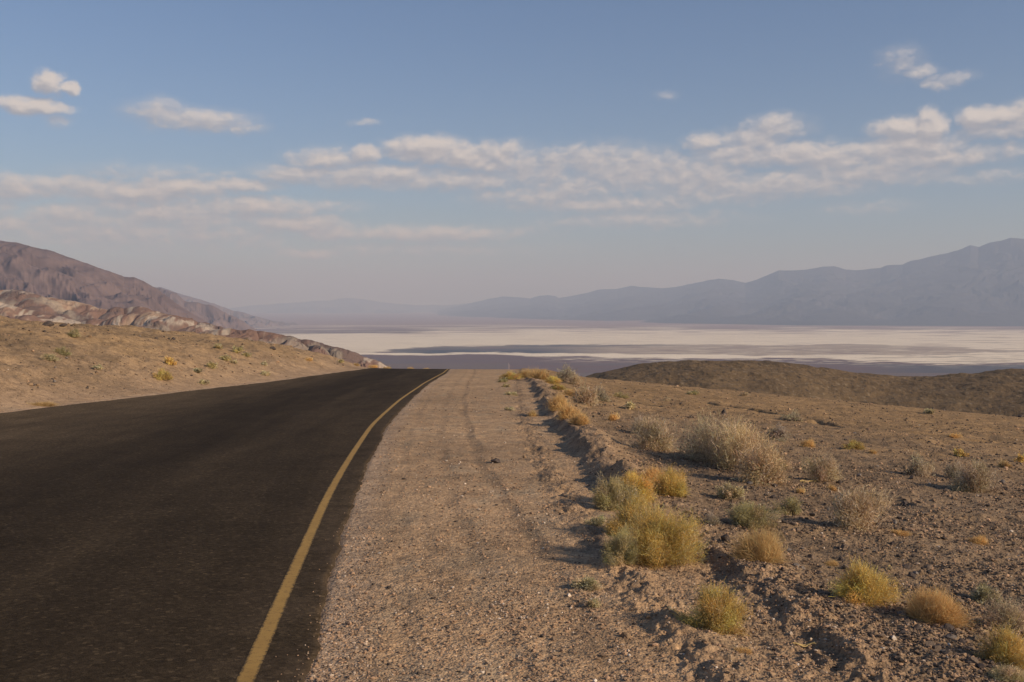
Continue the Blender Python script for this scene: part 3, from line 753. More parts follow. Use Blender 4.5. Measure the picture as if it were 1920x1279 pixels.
P_ = plant
G1 = 'shrubs along the berm beside the shoulder'
P_(1345, 1186, 122, 84, 'yellow', 'round yellow green shrub standing alone nearest the bottom edge, casting a long dark shadow', 0, G1)
P_(1235, 1064, 165, 112, 'yellow', 'largest yellow shrub at the near end of the shrub cluster beside the gravel shoulder', 1, G1)
P_(1168, 1060, 72, 66, 'olive', 'grey green shrub leaning on the shadow side of the largest yellow shrub', 0, G1)
P_(1190, 1008, 112, 78, 'yellow', 'yellow shrub with orange top in the middle of the cluster beside the shoulder', 2, G1)
P_(1150, 958, 82, 64, 'olive', 'olive shrub at the far left end of the cluster beside the shoulder', 1, G1)
P_(1188, 944, 92, 58, 'yellow', 'yellow green shrub at the far right end of the cluster beside the shoulder', 0, G1)
P_(1258, 932, 78, 52, 'yellow', 'small yellow shrub sitting on the berm just behind the cluster', 2, G1)
P_(1226, 905, 50, 34, 'orange', 'small straw coloured tuft joined to the far side of the yellow shrub on the berm', 0, G1)
P_(1118, 985, 40, 18, 'grey', 'low pale grey tuft on the gravel left of the shrub cluster', 0)
P_(1100, 1108, 58, 22, 'grey', 'low grey green tuft flat on the gravel shoulder in front of the cluster', 1)
P_(1112, 1140, 36, 14, 'grey', 'tiny pale green tuft just below the grey green tuft on the gravel', 2)
G2 = 'shrubs on the stony plain to the right'
P_(1615, 1132, 118, 80, 'yellow', 'yellow green shrub with a short dark shadow in the middle of the right foreground', 1, G2)
P_(1752, 1168, 112, 62, 'orange', 'low orange brown grass tuft right of the yellow foreground shrub', 0, G2)
P_(1882, 1252, 98, 68, 'yellow', 'yellow shrub cut by the right edge in the bottom corner', 2, G2)
P_(1888, 1185, 92, 58, 'drygrey', 'brownish sparse dry bush behind the yellow corner shrub', 0, G2)
P_(1892, 1280, 74, 34, 'grey', 'grey green leafy low plant below the yellow corner shrub', 0, G2)
P_(1850, 1135, 60, 34, 'grey', 'pale grey brush just above the brownish dry bush at the right edge', 1, G2)
P_(1425, 1053, 92, 66, 'orange', 'orange straw tussock on the berm right of the shrub cluster', 1, G2)
P_(1408, 994, 88, 46, 'olive', 'olive yellow low shrub directly behind the orange straw tussock', 2, G2)
P_(1476, 967, 62, 36, 'olive', 'faded olive shrub between the orange tussock and the sparse beige bush', 0, G2)
P_(1372, 938, 54, 26, 'grey', 'small grey green shrub on the slope in front of the big beige bush', 2, G2)
P_(1335, 984, 40, 26, 'drygrey', 'thin pale twigs left of the olive yellow low shrub', 1, G2)
P_(1602, 992, 116, 84, 'dry', 'sparse see-through beige bush with bare stems in the middle of the plain', 0, G2)
P_(1545, 906, 66, 52, 'dry', 'beige twiggy bush right of the big beige bush', 1, G2)
P_(1722, 892, 54, 42, 'drygrey', 'small upright grey beige bush on the plain, left of the pale pair', 2, G2)
P_(1824, 924, 78, 64, 'dry', 'pale upright twiggy bush near the right edge, larger of the pale pair', 2, G2)
P_(1792, 898, 40, 34, 'drygrey', 'smaller bush of the pale pair near the right edge', 0, G2)
G3 = 'dry bushes behind the berm'
P_(1340, 868, 152, 88, 'drygrey', 'dark grey purple left half of the biggest bush behind the berm', 0, G3)
P_(1428, 906, 118, 82, 'dry', 'beige orange right half of the biggest bush behind the berm', 1, G3)
P_(1388, 884, 156, 98, 'dry', 'tall tan middle of the biggest bush behind the berm', 2, G3)
P_(1228, 846, 86, 66, 'dry', 'rounded beige bush left of the biggest bush, behind the berm', 0, G3)
P_(1200, 815, 44, 36, 'drygrey', 'small grey beige bush touching the far side of the rounded beige bush', 1, G3)
P_(1458, 826, 52, 30, 'drygrey', 'low pale brush right behind the biggest bush', 1, G3)
P_(1484, 790, 42, 20, 'drygrey', 'small whitish bush by the dark crack behind the biggest bush', 2, G3)
P_(1098, 760, 60, 42, 'dry', 'tan bush beyond the orange streak of grass near the brow', 1, G3)
P_(1124, 752, 40, 32, 'drygrey', 'greyish bush on the right of the tan bush near the brow', 0, G3)
P_(1062, 716, 56, 32, 'drygrey', 'round grey beige bush on the skyline of the brow', 2, G3)
P_(1078, 722, 32, 20, 'dry', 'small tan bush right of the round skyline bush', 0, G3)
G4 = 'orange grass along the berm'
P_(1048, 770, 46, 34, 'orange', 'upper part of the long orange grass streak along the berm', 0, G4)
P_(1066, 785, 42, 30, 'orange', 'middle part of the long orange grass streak along the berm', 1, G4)
P_(1088, 798, 40, 22, 'orange', 'lower part of the long orange grass streak along the berm', 0, G4)
P_(1150, 788, 26, 14, 'orange', 'small orange tuft on top of the berm right of the grass streak', 1, G4)
P_(998, 781, 22, 15, 'orange', 'small tan tuft on the gravel left of the orange grass streak', 0, G4)
for i, (x, y, w, h, k, t) in enumerate([(955, 712, 40, 16, 'yellow', 'yellow tuft at the left end of the skyline row above the shoulder'), (985, 708, 40, 16, 'orange', 'orange tuft second from the left on the skyline above the shoulder'),
        (1012, 711, 44, 20, 'orange', 'orange tuft in the middle of the skyline row'), (1035, 720, 34, 16, 'yellow', 'yellow tuft in front of the round skyline bush'),
        (1045, 731, 36, 12, 'yellow', 'low yellow tuft below the round skyline bush'), (1068, 742, 34, 14, 'orange', 'pale orange tuft left of the tan bush near the brow'),
        (944, 717, 22, 9, 'olive', 'olive tuft lowest at the left end of the skyline row'), (948, 726, 18, 7, 'grey', 'tiny grey tuft under the olive tuft at the brow'),
        (958, 741, 22, 7, 'grey', 'flat grey tuft on the gravel below the skyline row'), (957, 770, 22, 7, 'grey', 'flat grey tuft on the gravel left of the berm')]):
    P_(x, y, w, h, k, t, i % 2, 'tufts on the brow')
GP = 'small plants on the stony plain'
for i, (x, y, w, h, k, t) in enumerate([(1602, 843, 42, 18, 'yellow', 'bright yellow cushion plant alone on the middle of the plain'), (1800, 857, 28, 17, 'yellow', 'small yellow plant on the plain near the right edge'),
        (1884, 877, 28, 15, 'orange', 'tan tuft on the plain next to the right edge'), (1914, 868, 24, 17, 'yellow', 'yellow plant cut by the right edge on the plain'),
        (1515, 838, 30, 16, 'orange', 'tan tuft between the low pale brush and the yellow cushion plant'), (1636, 851, 18, 9, 'orange', 'tiny straw tuft right of the yellow cushion plant'),
        (1164, 746, 32, 12, 'olive', 'yellowish brush low on the plain near the brow'), (1180, 768, 26, 14, 'grey', 'whitish tuft on the plain left of the dark crack'),
        (1742, 776, 22, 9, 'grey', 'whitish dot of a plant far out on the plain'), (1790, 822, 26, 10, 'orange', 'faint straw tuft beyond the small yellow plant'),
        (1300, 740, 26, 9, 'olive', 'low brush on the plain under the dark hill'), (1250, 752, 20, 8, 'dry', 'small beige tuft on the plain above the rounded beige bush'),
        (1395, 742, 20, 8, 'dry', 'beige tuft far out on the plain under the dark hill'), (1500, 925, 24, 12, 'orange', 'straw tuft at the foot of the biggest bush'),
        (1560, 920, 24, 12, 'orange', 'straw tuft in front of the beige twiggy bush'), (1690, 1005, 34, 10, 'orange', 'flat straw tuft right of the sparse beige bush'),
        (1835, 1020, 40, 16, 'orange', 'orange brown tuft by the crack at the right edge'), (1560, 1060, 30, 10, 'orange', 'thin straw tuft on the bare ground left of the yellow foreground shrub'),
        (1395, 1225, 36, 12, 'orange', 'flat straw tuft on the berm in the bottom foreground'), (1470, 880, 30, 20, 'dry', 'low tan twigs against the right side of the biggest bush')]):
    P_(x, y, w, h, k, t, i % 2, GP)
GH = 'small shrubs on the slope left of the road'
for i, (x, y, w, h, k, t) in enumerate([(306, 714, 38, 22, 'yellow', 'yellow shrub lowest on the left slope, nearest the road'), (94, 678, 32, 13, 'grey', 'grey green shrub on the far left of the slope'),
        (117, 667, 36, 18, 'olive', 'olive shrub just above the grey green one on the far left slope'), (184, 696, 22, 9, 'grey', 'tiny grey green shrub between the olive and the yellow shrub'),
        (138, 633, 36, 16, 'olive', 'faded brownish shrub near the top of the left slope'), (318, 686, 24, 16, 'yellow', 'yellow shrub above the lowest one on the left slope'),
        (396, 692, 22, 13, 'olive', 'olive shrub right of the yellow pair on the left slope'), (380, 721, 22, 9, 'grey', 'dark green low shrub close to the road edge'),
        (423, 677, 26, 11, 'olive', 'olive shrub in the middle of the right part of the left slope'), (445, 664, 22, 14, 'olive', 'upper olive shrub on the right part of the left slope'),
        (370, 700, 22, 8, 'grey', 'flat grey shrub left of the dark green one by the road'), (495, 686, 16, 8, 'grey', 'tiny shrub right of the middle olive shrub'),
        (498, 705, 18, 9, 'grey', 'tiny dark shrub nearest the road at the right part of the slope'), (440, 683, 16, 7, 'grey', 'tiny grey shrub under the middle olive shrub'),
        (462, 668, 22, 8, 'olive', 'low brush on the crest of the left slope'), (410, 655, 24, 10, 'olive', 'faint brush on the skyline of the left slope'),
        (80, 762, 50, 8, 'orange', 'flat straw patch near the road at the left edge'), (580, 678, 16, 7, 'orange', 'straw tuft at the thin end of the left slope'), (640, 681, 14, 7, 'olive', 'tiny tuft beside the far road edge'),
        (700, 689, 20, 7, 'orange', 'orange tuft left of the far end of the road'), (726, 689, 18, 7, 'orange', 'orange tuft beyond the left edge line at the brow'), (770, 690, 20, 6, 'orange', 'orange tuft on the skyline where the road disappears'), (800, 691, 20, 5, 'orange', 'flat orange tuft at the right end of the road skyline'), (668, 686, 14, 6, 'orange', 'tiny straw tuft at the far left road shoulder')]):
    P_(x, y, w, h, k, t, i % 2, GH)

# ------------------------------------------------------------------ stones
import bmesh
def ico(sub):
    bm = bmesh.new(); bmesh.ops.create_icosphere(bm, subdivisions=sub, radius=0.5)
    V = np.array([v.co[:] for v in bm.verts]); Fc = np.array([[v.index for v in f.verts] for f in bm.faces]); bm.free()
    return V, Fc
def stone_mesh(seed, sub=3, flat=0.65, col=(.2, .15, .11)):
    rng = np.random.default_rng(seed); V, Fc = ico(sub)
    # chip the ball with random planes so that it gets facets
    for _ in range(13):
        n = rng.normal(size=3); n /= np.linalg.norm(n); d = rng.uniform(.26, .42)
        s = V @ n - d; V = V - np.maximum(s, 0)[:, None] * n * .92
    V = V * (1 + 0.10 * noise(V[:, 0] * 5 + seed, V[:, 1] * 5 + V[:, 2] * 3, seed)[:, None])
    V *= np.array([1, rng.uniform(.7, .95), flat]) ; V[:, 2] = np.maximum(V[:, 2], -0.16)
    return mesh_np('stone', V, [Fc], np.ones((len(V), 3)) * np.array(col), False)
STONES = {}
for ck, c in dict(dark=(.085, .066, .056), brown=(.17, .125, .09), tan=(.26, .175, .105), grey=(.19, .16, .135)).items():
    for v in range(4):
        me = stone_mesh(50 + v * 7 + len(ck), 3, [.6, .75, .5, .9][v], c); me.materials.append(M['stone']); STONES[ck, v] = me
def stone(px, py, w, ck, v, label, group=None, squash=1.0, xy=None):
    if xy is None: x, y, z = ray_hit(px, py, ground_h); sz = w * y / F
    else:
        x, y = xy; z = float(ground_h(np.array([x]), np.array([y]))[0]); sz = w
    o = bpy.data.objects.new('stone', STONES[ck, v]); COL.objects.link(o)
    o.location = (x, y, z + sz * .1); o.scale = (sz, sz, sz * squash); o.rotation_euler = (PRNG.uniform(-.2, .2), PRNG.uniform(-.2, .2), PRNG.uniform(0, 6.28))
    o['label'] = label; o['category'] = 'stone'
    if group: o['group'] = group
    return o
s = stone(931, 868, 24, 'dark', 0, 'dark oval stone lying alone in the middle of the gravel shoulder', squash=.85); s.rotation_euler = (0, 0.1, 0.1)
stone(984, 859, 9, 'tan', 3, 'small upright tan stone right of the dark oval stone', squash=1.4)
stone(997, 892, 9, 'brown', 1, 'small brown stone on the gravel below the upright tan stone', squash=1.1)
stone(980, 793, 13, 'brown', 0, 'brown stone on the gravel left of the orange grass streak')
stone(1172, 1196, 30, 'tan', 1, 'tan angular stone on the gravel left of the nearest round shrub', squash=.9)
stone(1215, 1160, 14, 'tan', 2, 'small tan stone on the windrow above the tan angular stone')
stone(1356, 778, 14, 'dark', 3, 'black upright stone behind the top of the biggest bush', squash=1.7)
stone(1697, 947, 20, 'dark', 2, 'flat black stone lying on bare ground in the middle of the plain')
stone(1452, 912, 14, 'dark', 0, 'dark stone at the right foot of the biggest bush')
stone(1450, 934, 14, 'dark', 1, 'black stone on the slope below the biggest bush')
stone(1362, 1013, 24, 'dark', 1, 'dark stone on the berm crest left of the orange tussock')
stone(1346, 979, 16, 'dark', 0, 'dark stone beside the thin pale twigs')
stone(1287, 930, 10, 'dark', 2, 'small dark stone at the foot of the small yellow shrub on the berm')
stone(1778, 1182, 26, 'dark', 1, 'dark stone in front of the orange brown grass tuft')
stone(1822, 1240, 16, 'dark', 0, 'dark stone left of the yellow corner shrub')
stone(1540, 1263, 16, 'brown', 2, 'brown stone on the berm at the bottom edge')
stone(1580, 978, 20, 'dark', 1, 'black stone in the shade of the sparse beige bush')
stone(1182, 1062, 12, 'tan', 0, 'orange tan stone at the dark foot of the shrub cluster')
stone(1133, 1028, 12, 'brown', 3, 'brown stone on the gravel left of the shrub cluster')
stone(90, 611, 26, 'dark', 1, 'dark boulder on the skyline of the left slope', squash=.7)
stone(118, 612, 18, 'dark', 0, 'smaller dark boulder right of the skyline boulder', squash=.7)
stone(326, 637, 10, 'dark', 3, 'small dark stone on the crest in the middle of the left slope')
stone(512, 655, 16, 'dark', 2, 'dark stone on the crest at the right part of the left slope')
stone(358, 669, 9, 'brown', 3, 'brown stone in the middle of the left slope')
stone(62, 723, 9, 'dark', 1, 'small dark stone near the foot of the left slope')
stone(1913, 745, 12, 'dark', 2, 'dark stone by the right edge at the foot of the dark hill')
rng = np.random.default_rng(99); cnt = 0
lab = {('p', 'dark'): 'small dark stone scattered over the stony plain right of the berm', ('p', 'brown'): 'small brown stone scattered over the stony plain right of the berm',
       ('p', 'tan'): 'small tan stone scattered over the stony plain right of the berm', ('p', 'grey'): 'small grey stone scattered over the stony plain right of the berm',
       ('h', 'dark'): 'small dark stone scattered over the slope left of the road', ('h', 'brown'): 'small brown stone scattered over the slope left of the road',
       ('h', 'tan'): 'small tan stone scattered over the slope left of the road', ('h', 'grey'): 'small grey stone scattered over the slope left of the road'}
while cnt < 235:
    hill_ = cnt >= 165
    if hill_: px, py = rng.uniform(0, 620), rng.uniform(606, 760)
    else: px, py = rng.uniform(1120, 1915), rng.uniform(745, 1275)
    x, y, z = ray_hit(px, py, macro)
    db, dw, ul = [float(a) for a in zones(np.array(x), np.array(y))]
    if y > 68 or (hill_ and ul < 1.2) or (not hill_ and db < 0.35): continue
    ck = rng.choice(['dark', 'brown', 'tan', 'grey'], p=[.34, .34, .2, .12])
    sz = float(np.exp(rng.normal(-2.75, .38))) * (1.0 + y / 45)
    if not hill_: sz = min(sz * .85, 0.042 + 0.005 * y)
    stone(0, 0, sz, ck, int(rng.integers(4)), lab[('h' if hill_ else 'p'), ck], ('stones on the left slope, ' if hill_ else 'stones on the right plain, ') + ck, float(rng.uniform(.7, 1.2)), (x, y)); cnt += 1

# loose gravel: far too many to count, one object
def build_gravel(n=150000):
    rng = np.random.default_rng(5)
    inv = rng.uniform(1 / 48.0, 1 / 3.9, n); Y = 1 / inv; X = rng.uniform(-.60, .60, n) * Y
    rm = road_mask(X, Y); db, dw, ul = zones(X, Y)
    dens = np.ones(n); dens = np.where(rm > 0.0, np.exp(-rm / 0.035) * .35, dens); dens = np.where((db < -0.1) & (rm < 0), .55, dens)
    tx = X - x_right(np.clip(Y, -60, 140)); trk = np.exp(-((tx - 1.72) / .1) ** 2) + .7 * np.exp(-((tx - 1.2) / .1) ** 2) + .8 * np.exp(-((tx - .2) / .15) ** 2)
    dens = np.where(rm < 0, dens + .6 * trk, dens); patch = fbm(X / 1.3, Y / 2.2, 3, 701); dens = dens * np.clip(.75 + 1.3 * patch, .15, 1.3)
    keep = rng.uniform(0, 1, n) < dens; X, Y, rm, db, ul = X[keep], Y[keep], rm[keep], db[keep], ul[keep]; n0 = len(X)
    # larger cobbles farther out on the plain and the slope
    nb = 42000; Yb = 1 / rng.uniform(1 / 66.0, 1 / 9.0, nb); Xb = rng.uniform(-.62, .60, nb) * Yb
    rb = road_mask(Xb, Yb); d2, w2, u2 = zones(Xb, Yb)
    kb = ((d2 > .2) | (u2 > 1.0)) & (rng.uniform(0, 1, nb) < np.clip(.5 + 1.6 * fbm(Xb / 2.1, Yb / 3.1, 3, 705), .1, 1))
    X = np.concatenate([X, Xb[kb]]); Y = np.concatenate([Y, Yb[kb]]); rm = np.concatenate([rm, rb[kb]]); db = np.concatenate([db, d2[kb]]); ul = np.concatenate([ul, u2[kb]]); n = len(X)
    Z = ground_h(X, Y); Z = np.where(rm > 0, road_z(X, Y) + .002, Z)
    plain = (db > 0.1) | (ul > 0.5)
    sz = np.exp(rng.normal(-4.55, .42, n)) * np.where(plain, 1.25, 1.0); sz = np.clip(sz, .004, .04) * (1 + Y / 22)
    sz = np.where(rm > -0.02, np.minimum(sz, .012), sz); sz[n0:] = np.clip(np.exp(rng.normal(-3.2, .42, n - n0)), .015, .11) * (.40 + Y[n0:] / 33)
    V0, F0 = ico(1)
    kinds = []
    for s in range(6):
        r = np.random.default_rng(900 + s); V = V0.copy()
        for _ in range(6):
            nn = r.normal(size=3); nn /= np.linalg.norm(nn); V = V - np.maximum(V @ nn - .3, 0)[:, None] * nn
        kinds.append(V * r.uniform(.75, 1.25, V.shape) * np.array([1, .85, .65]))
    K = np.stack(kinds)[rng.integers(0, 6, n)]
    a = rng.uniform(0, 6.28, n); ca, sa = np.cos(a)[:, None], np.sin(a)[:, None]
    Vx = (K[..., 0] * ca - K[..., 1] * sa) * sz[:, None] + X[:, None]; Vy = (K[..., 0] * sa + K[..., 1] * ca) * sz[:, None] + Y[:, None]
    Vz = K[..., 2] * sz[:, None] + (Z + sz * .12)[:, None]
    cols = np.array([(.40, .255, .155), (.30, .20, .125), (.19, .135, .092), (.075, .058, .047), (.50, .385, .28), (.62, .52, .41)])
    k1 = rng.choice(6, n, p=[.36, .28, .16, .10, .08, .02]); k2 = rng.choice(6, n, p=[.15, .30, .30, .22, .025, .005])
    k2 = np.where((np.arange(n) >= n0) & (k2 > 3), 2, k2)
    c = np.where(plain[:, None], cols[k2], cols[k1]) * rng.uniform(.8, 1.2, (n, 1))
    m = V0.shape[0]
    fc = (F0[None] + (np.arange(n) * m)[:, None, None]).reshape(-1, 3)
    me = mesh_np('gravel', np.stack([Vx, Vy, Vz], -1).reshape(-1, 3), [fc], np.repeat(c, m, 0), False)
    o = link('gravel', me, M['gravel']); o['kind'] = 'stuff'; o['label'] = 'loose gravel and pebbles strewn over the shoulder and plain'; o['category'] = 'gravel'
build_gravel()

# a few pale straws lying about
def straw(px, py, w, ang, label):
    x, y, z = ray_hit(px, py, ground_h); L = w * y / F; r = random.Random(px)
    paths, rad = [], []
    for k in range(3):
        a = ang + r.uniform(-.25, .25); t = np.linspace(-.5, .5, 8)[:, None]
        d = np.array([math.cos(a), math.sin(a), 0]); n = np.array([-d[1], d[0], 0])
        p = d * t * L * r.uniform(.6, 1) + n * (L * .12 * np.sin(t * 4 + k) + (k - 1) * L * .06)
        gz = ground_h(p[:, 0] + x, p[:, 1] + y) - z; p[:, 2] = gz + .012 + .01 * r.random()
        paths.append(p); rad.append(np.full(8, .0035))
    V, Fc = tubes(paths, rad, 5)
    o = link('dry_straw', mesh_np('dry_straw', V, [Fc], np.ones((len(V), 3)) * np.array((.55, .40, .17))), M['twig']); o.location = (x, y, z)
    o['label'] = label; o['category'] = 'straw'
straw(1508, 1216, 44, -.1, 'pale yellow dry straw lying on the berm in the bottom foreground')
straw(1515, 905, 40, .2, 'pale dry twigs lying left of the beige twiggy bush')
straw(1668, 1068, 22, 1.1, 'pale dry twig lying above the yellow foreground shrub')
# ------------------------------------------------------------------ haze
def build_haze():
    x, y0, y1, z0, z1 = 72000.0, -9000.0, 66000.0, -262.0, 1700.0
    V = np.array([(-x, y0, z0), (x, y0, z0), (x, y1, z0), (-x, y1, z0), (-x, y0, z1), (x, y0, z1), (x, y1, z1), (-x, y1, z1)], float)
    Fq = np.array([(0, 3, 2, 1), (4, 5, 6, 7), (0, 1, 5, 4), (1, 2, 6, 5), (2, 3, 7, 6), (3, 0, 4, 7)])
    m = bpy.data.materials.new('valley_air'); m.use_nodes = True; nt = m.node_tree; nt.nodes.clear()
    out = nt.nodes.new('ShaderNodeOutputMaterial'); v = nt.nodes.new('ShaderNodeVolumePrincipled')
    v.inputs['Density'].default_value = HAZE_D; v.inputs['Color'].default_value = HAZE_C + (1,); v.inputs['Absorption Color'].default_value = HAZE_A + (1,); v.inputs['Anisotropy'].default_value = 0.0
    v.inputs['Density Attribute'].default_value = ''; v.inputs['Temperature Attribute'].default_value = ''; v.inputs['Color Attribute'].default_value = ''
    nt.links.new(v.outputs[0], out.inputs['Volume'])
    o = link('haze', mesh_np('haze', V, [Fq]), m); o['kind'] = 'stuff'; o['label'] = 'pale desert haze filling the valley air'; o['category'] = 'haze'
HAZE_D = 6.6e-5; HAZE_C = (0.44, 0.56, 0.775); HAZE_A = (0.43, 0.24, 0.0)
build_haze()

# ------------------------------------------------------------------ sky, clouds, sun
SUN_EL = 25.0; SUN_AZ = 117.0                           # azimuth clockwise from +Y (behind and right of the camera)
SKY_K = 0.082
def cloud_group():
    g = bpy.data.node_groups.new('cloud_cover', 'ShaderNodeTree')
    g.interface.new_socket('Vector', in_out='INPUT', socket_type='NodeSocketVector')
    g.interface.new_socket('Cover', in_out='OUTPUT', socket_type='NodeSocketFloat')
    g.interface.new_socket('Veil', in_out='OUTPUT', socket_type='NodeSocketFloat')
    N = NT(g); gi = N.n('NodeGroupInput'); go = N.n('NodeGroupOutput'); v = gi.outputs[0]
    # (centre px, py, radius x, y, weight): where the clouds hang, turned into bearings in degrees
    B = [(90, 155, 24, 17, 1.25), (135, 166, 14, 9, 1.1), (58, 199, 56, 12, 1.15), (110, 226, 18, 9, .45),
         (300, 212, 48, 20, .55), (365, 224, 84, 16, .72), (430, 236, 52, 9, .55), (685, 230, 20, 5, .4), (1245, 180, 14, 5, .2),
         (1724, 134, 28, 9, .52), (1776, 150, 32, 9, .48), (1754, 159, 16, 7, .5), (1690, 118, 26, 16, .25),
         (800, 280, 74, 22, 1.25), (868, 294, 60, 18, 1.15), (940, 288, 46, 20, .9), (910, 310, 60, 14, .9), (612, 300, 64, 18, .82), (686, 290, 32, 14, .95), (565, 328, 80, 16, .75),
         (700, 330, 170, 20, .72), (860, 338, 130, 18, .66), (1000, 318, 100, 30, .62), (1040, 300, 60, 20, .6), (1110, 300, 80, 26, .7), (1200, 320, 120, 32, .72), (1010, 368, 120, 14, .62),
         (1300, 330, 100, 26, .75), (1130, 382, 190, 14, .6), (1190, 412, 160, 14, .42), (1080, 345, 120, 22, .6),
         (1326, 264, 40, 13, .8), (1455, 238, 54, 18, .72), (1410, 262, 60, 20, .72), (1385, 290, 74, 20, .78), (1490, 290, 90, 20, .86), (1570, 298, 90, 22, .86), (1640, 284, 64, 16, .9),
         (1694, 242, 50, 17, 1.2), (1742, 238, 27, 24, 1.25), (1715, 272, 80, 18, .9), (1740, 296, 110, 16, .85), (1840, 224, 36, 18, 1.2), (1894, 218, 50, 14, 1.1), (1880, 246, 70, 12, .75), (1990, 215, 90, 26, 1.0),
         (1620, 326, 130, 18, .72), (1480, 345, 150, 20, .66), (1360, 355, 150, 22, .62), (1850, 332, 70, 8, .3), (1900, 282, 30, 10, .4),
         (35, 352, 80, 20, .8), (150, 344, 50, 12, .85), (250, 362, 115, 18, .9), (330, 352, 95, 14, .95), (450, 349, 70, 11, .9), (480, 388, 125, 16, .8), (560, 420, 95, 17, .8),
         (340, 398, 200, 28, .72), (140, 404, 70, 18, .75), (240, 432, 290, 30, .58), (620, 436, 54, 14, .8), (20, 420, 50, 13, .7), (800, 438, 165, 13, .7), (580, 476, 60, 9, .6), (760, 468, 180, 12, .28), (300, 330, 120, 12, .3), (-120, 370, 120, 40, .6), (600, 385, 60, 8, .3), (1000, 430, 30, 8, .2), (1620, 390, 50, 8, .22)]
    # ragged edges: warp the bearings
    wn = N.n('ShaderNodeTexNoise'); N.l(v, wn.inputs['Vector']); wn.inputs['Scale'].default_value = 0.9; wn.inputs['Detail'].default_value = 5; wn.inputs['Roughness'].default_value = 0.6
    sub = N.n('ShaderNodeVectorMath', operation='SUBTRACT'); N.l(wn.outputs['Color'], sub.inputs[0]); sub.inputs[1].default_value = (.5, .5, .5)
    mul = N.n('ShaderNodeVectorMath', operation='MULTIPLY'); N.l(sub.outputs[0], mul.inputs[0]); mul.inputs[1].default_value = (1.5, 0.8, 0)
    add = N.n('ShaderNodeVectorMath', operation='ADD'); N.l(v, add.inputs[0]); N.l(mul.outputs[0], add.inputs[1]); wv = add.outputs[0]
    best = None
    for cx, cy, rx, ry, w in B:
        d = ray(cx, cy); az = math.degrees(math.atan2(d[0], d[1])); el = math.degrees(math.atan2(d[2], math.hypot(d[0], d[1])))
        k = math.degrees(1 / F) * 1.22
        s1 = N.n('ShaderNodeVectorMath', operation='SUBTRACT'); N.l(wv, s1.inputs[0]); s1.inputs[1].default_value = (az, el, 0)
        s2 = N.n('ShaderNodeVectorMath', operation='MULTIPLY'); N.l(s1.outputs[0], s2.inputs[0]); s2.inputs[1].default_value = (1 / (rx * k), 1 / (ry * k * 1.12), 0)
        s3 = N.n('ShaderNodeVectorMath', operation='DOT_PRODUCT'); N.l(s2.outputs[0], s3.inputs[0]); N.l(s2.outputs[0], s3.inputs[1])
        m = N.math('MULTIPLY_ADD', s3.outputs['Value'], -w, w)
        best = m if best is None else N.math('SMOOTH_MAX', best, m, 0.12)
    sc = N.n('ShaderNodeVectorMath', operation='MULTIPLY'); N.l(v, sc.inputs[0]); sc.inputs[1].default_value = (1.0, 1.9, 1)
    n1 = N.noise(sc.outputs[0], 1.0, 8, 0.56, 0.35)
    cov = N.math('ADD', N.math('MAXIMUM', best, -1.5), N.math('MULTIPLY', N.math('SUBTRACT', n1, 0.52), 1.55))
    N.l(cov, go.inputs[0])
    n2 = N.noise(sc.outputs[0], 0.45, 4, 0.5, 0.5)
    N.l(N.math('ADD', N.math('MAXIMUM', best, -1.5), N.math('MULTIPLY', N.math('SUBTRACT', n2, 0.5), 1.1)), go.inputs[1])
    return g

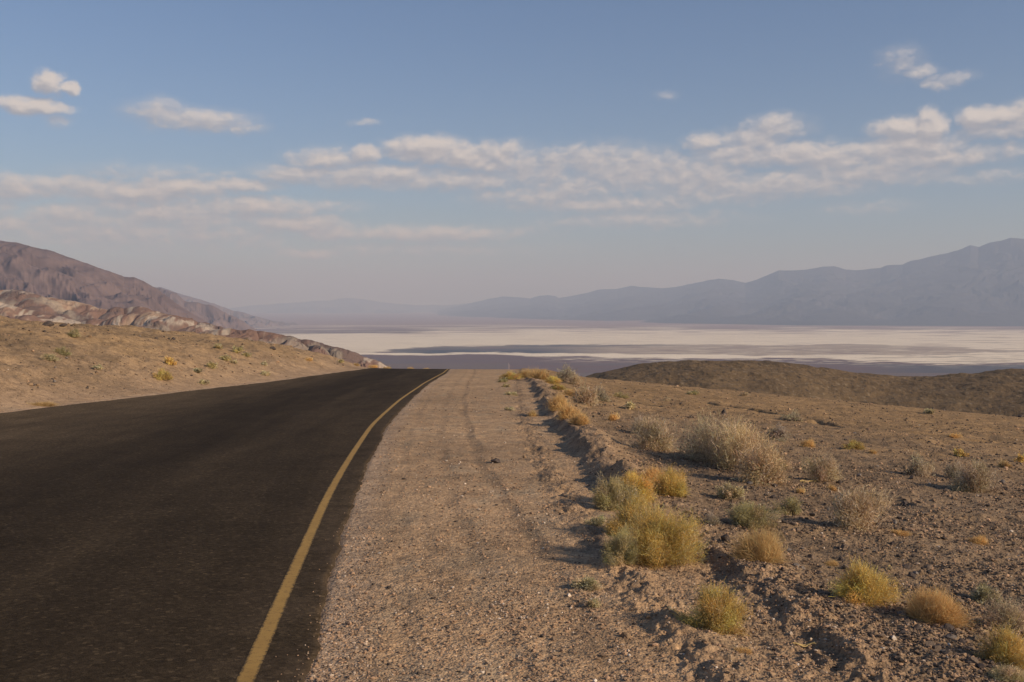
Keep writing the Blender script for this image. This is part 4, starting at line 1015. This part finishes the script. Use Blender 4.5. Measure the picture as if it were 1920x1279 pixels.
def build_world():
    w = bpy.data.worlds.new('World'); S.world = w; w.use_nodes = True
    nt = w.node_tree; nt.nodes.clear(); N = NT(nt)
    out = N.n('ShaderNodeOutputWorld'); bg = N.n('ShaderNodeBackground'); bg.inputs['Strength'].default_value = SKY_K
    sky = N.n('ShaderNodeTexSky', sky_type='NISHITA'); sky.sun_disc = False
    sky.sun_elevation = math.radians(SUN_EL); sky.sun_rotation = math.radians(SUN_AZ)
    sky.altitude = 100; sky.air_density = 1.0; sky.dust_density = 0.7; sky.ozone_density = 2.5
    tc = N.n('ShaderNodeTexCoord'); sp = N.n('ShaderNodeSeparateXYZ'); N.l(tc.outputs['Generated'], sp.inputs[0])
    az = N.math('MULTIPLY', N.math('ARCTAN2', sp.outputs[0], sp.outputs[1]), 180 / math.pi)
    el = N.math('MULTIPLY', N.math('ARCSINE', sp.outputs[2]), 180 / math.pi)
    g = cloud_group()
    def cov(dx, dy):
        c = N.n('ShaderNodeCombineXYZ'); N.l(N.math('ADD', az, dx), c.inputs[0]); N.l(N.math('ADD', el, dy), c.inputs[1])
        x = N.n('ShaderNodeGroup'); x.node_tree = g; N.l(c.outputs[0], x.inputs[0]); return x.outputs[0], x.outputs[1]
    c0, v0 = cov(0, 0); c1, v1 = cov(0.22, 0.42)
    core = N.ramp(c0, [(0.0, 0.0), (0.30, 0.30), (0.62, 0.68), (1.0, 0.95)], 'EASE')
    veil = N.math('MULTIPLY', N.ramp(N.math('MULTIPLY_ADD', v0, 0.5, 0.32), [(0.0, 0.0), (1.0, 1.0)], 'EASE'), 0.52)
    alpha = N.math('SUBTRACT', 1.0, N.math('MULTIPLY', N.math('SUBTRACT', 1.0, core), N.math('SUBTRACT', 1.0, veil)))
    lit = N.ramp(N.math('ADD', N.math('MULTIPLY', N.math('SUBTRACT', c0, c1), 0.62), 0.40), [(0.0, 0.0), (1.0, 1.0)], 'EASE')
    ccol = N.mix(lit, CLOUD_SH, CLOUD_LIT)
    x = N.n('ShaderNodeVectorMath', operation='SCALE'); N.l(ccol, x.inputs[0]); x.inputs['Scale'].default_value = 1 / SKY_K
    tint = N.mix(1.0, sky.outputs[0], SKY_TINT, 'MULTIPLY')
    fin = N.mix(alpha, tint, x.outputs[0])
    N.l(fin, bg.inputs[0]); N.l(bg.outputs[0], out.inputs[0])
    try: w.cycles.sampling_method = 'MANUAL'; w.cycles.sample_map_resolution = 512
    except Exception: pass
CLOUD_SH = (.375, .372, .415); CLOUD_LIT = (.74, .675, .635); SKY_TINT = (0.95, 1.03, 1.22)
build_world()

sd = bpy.data.lights.new('sun', 'SUN'); sd.energy = 5.0; sd.angle = math.radians(0.53); sd.color = (1.0, 0.85, 0.67)
so = bpy.data.objects.new('sun', sd); COL.objects.link(so)
from mathutils import Vector
a, e = math.radians(SUN_AZ), math.radians(SUN_EL)
sdir = Vector((math.sin(a) * math.cos(e), math.cos(a) * math.cos(e), math.sin(e)))
so.rotation_euler = sdir.to_track_quat('Z', 'Y').to_euler(); so.location = (20, -10, 15)

cam = bpy.data.cameras.new('camera'); co = bpy.data.objects.new('camera', cam); COL.objects.link(co)
cam.sensor_width = 36; cam.sensor_fit = 'HORIZONTAL'; cam.lens = 36 * F / W_IMG
cam.clip_start = 0.05; cam.clip_end = 150000
co.location = (0, 0, EYE); co.rotation_euler = (math.pi / 2 + PITCH, 0, 0)
S.camera = co

S.view_settings.view_transform = 'Standard'; S.view_settings.look = 'None'; S.view_settings.gamma = 1; S.view_settings.exposure = 0.0
S.render.engine = 'CYCLES'
S.cycles.max_bounces = 6; S.cycles.diffuse_bounces = 3; S.cycles.volume_bounces = 1; S.cycles.transparent_max_bounces = 8
S.cycles.use_denoising = True
S.render.resolution_x = 1024; S.render.resolution_y = 682
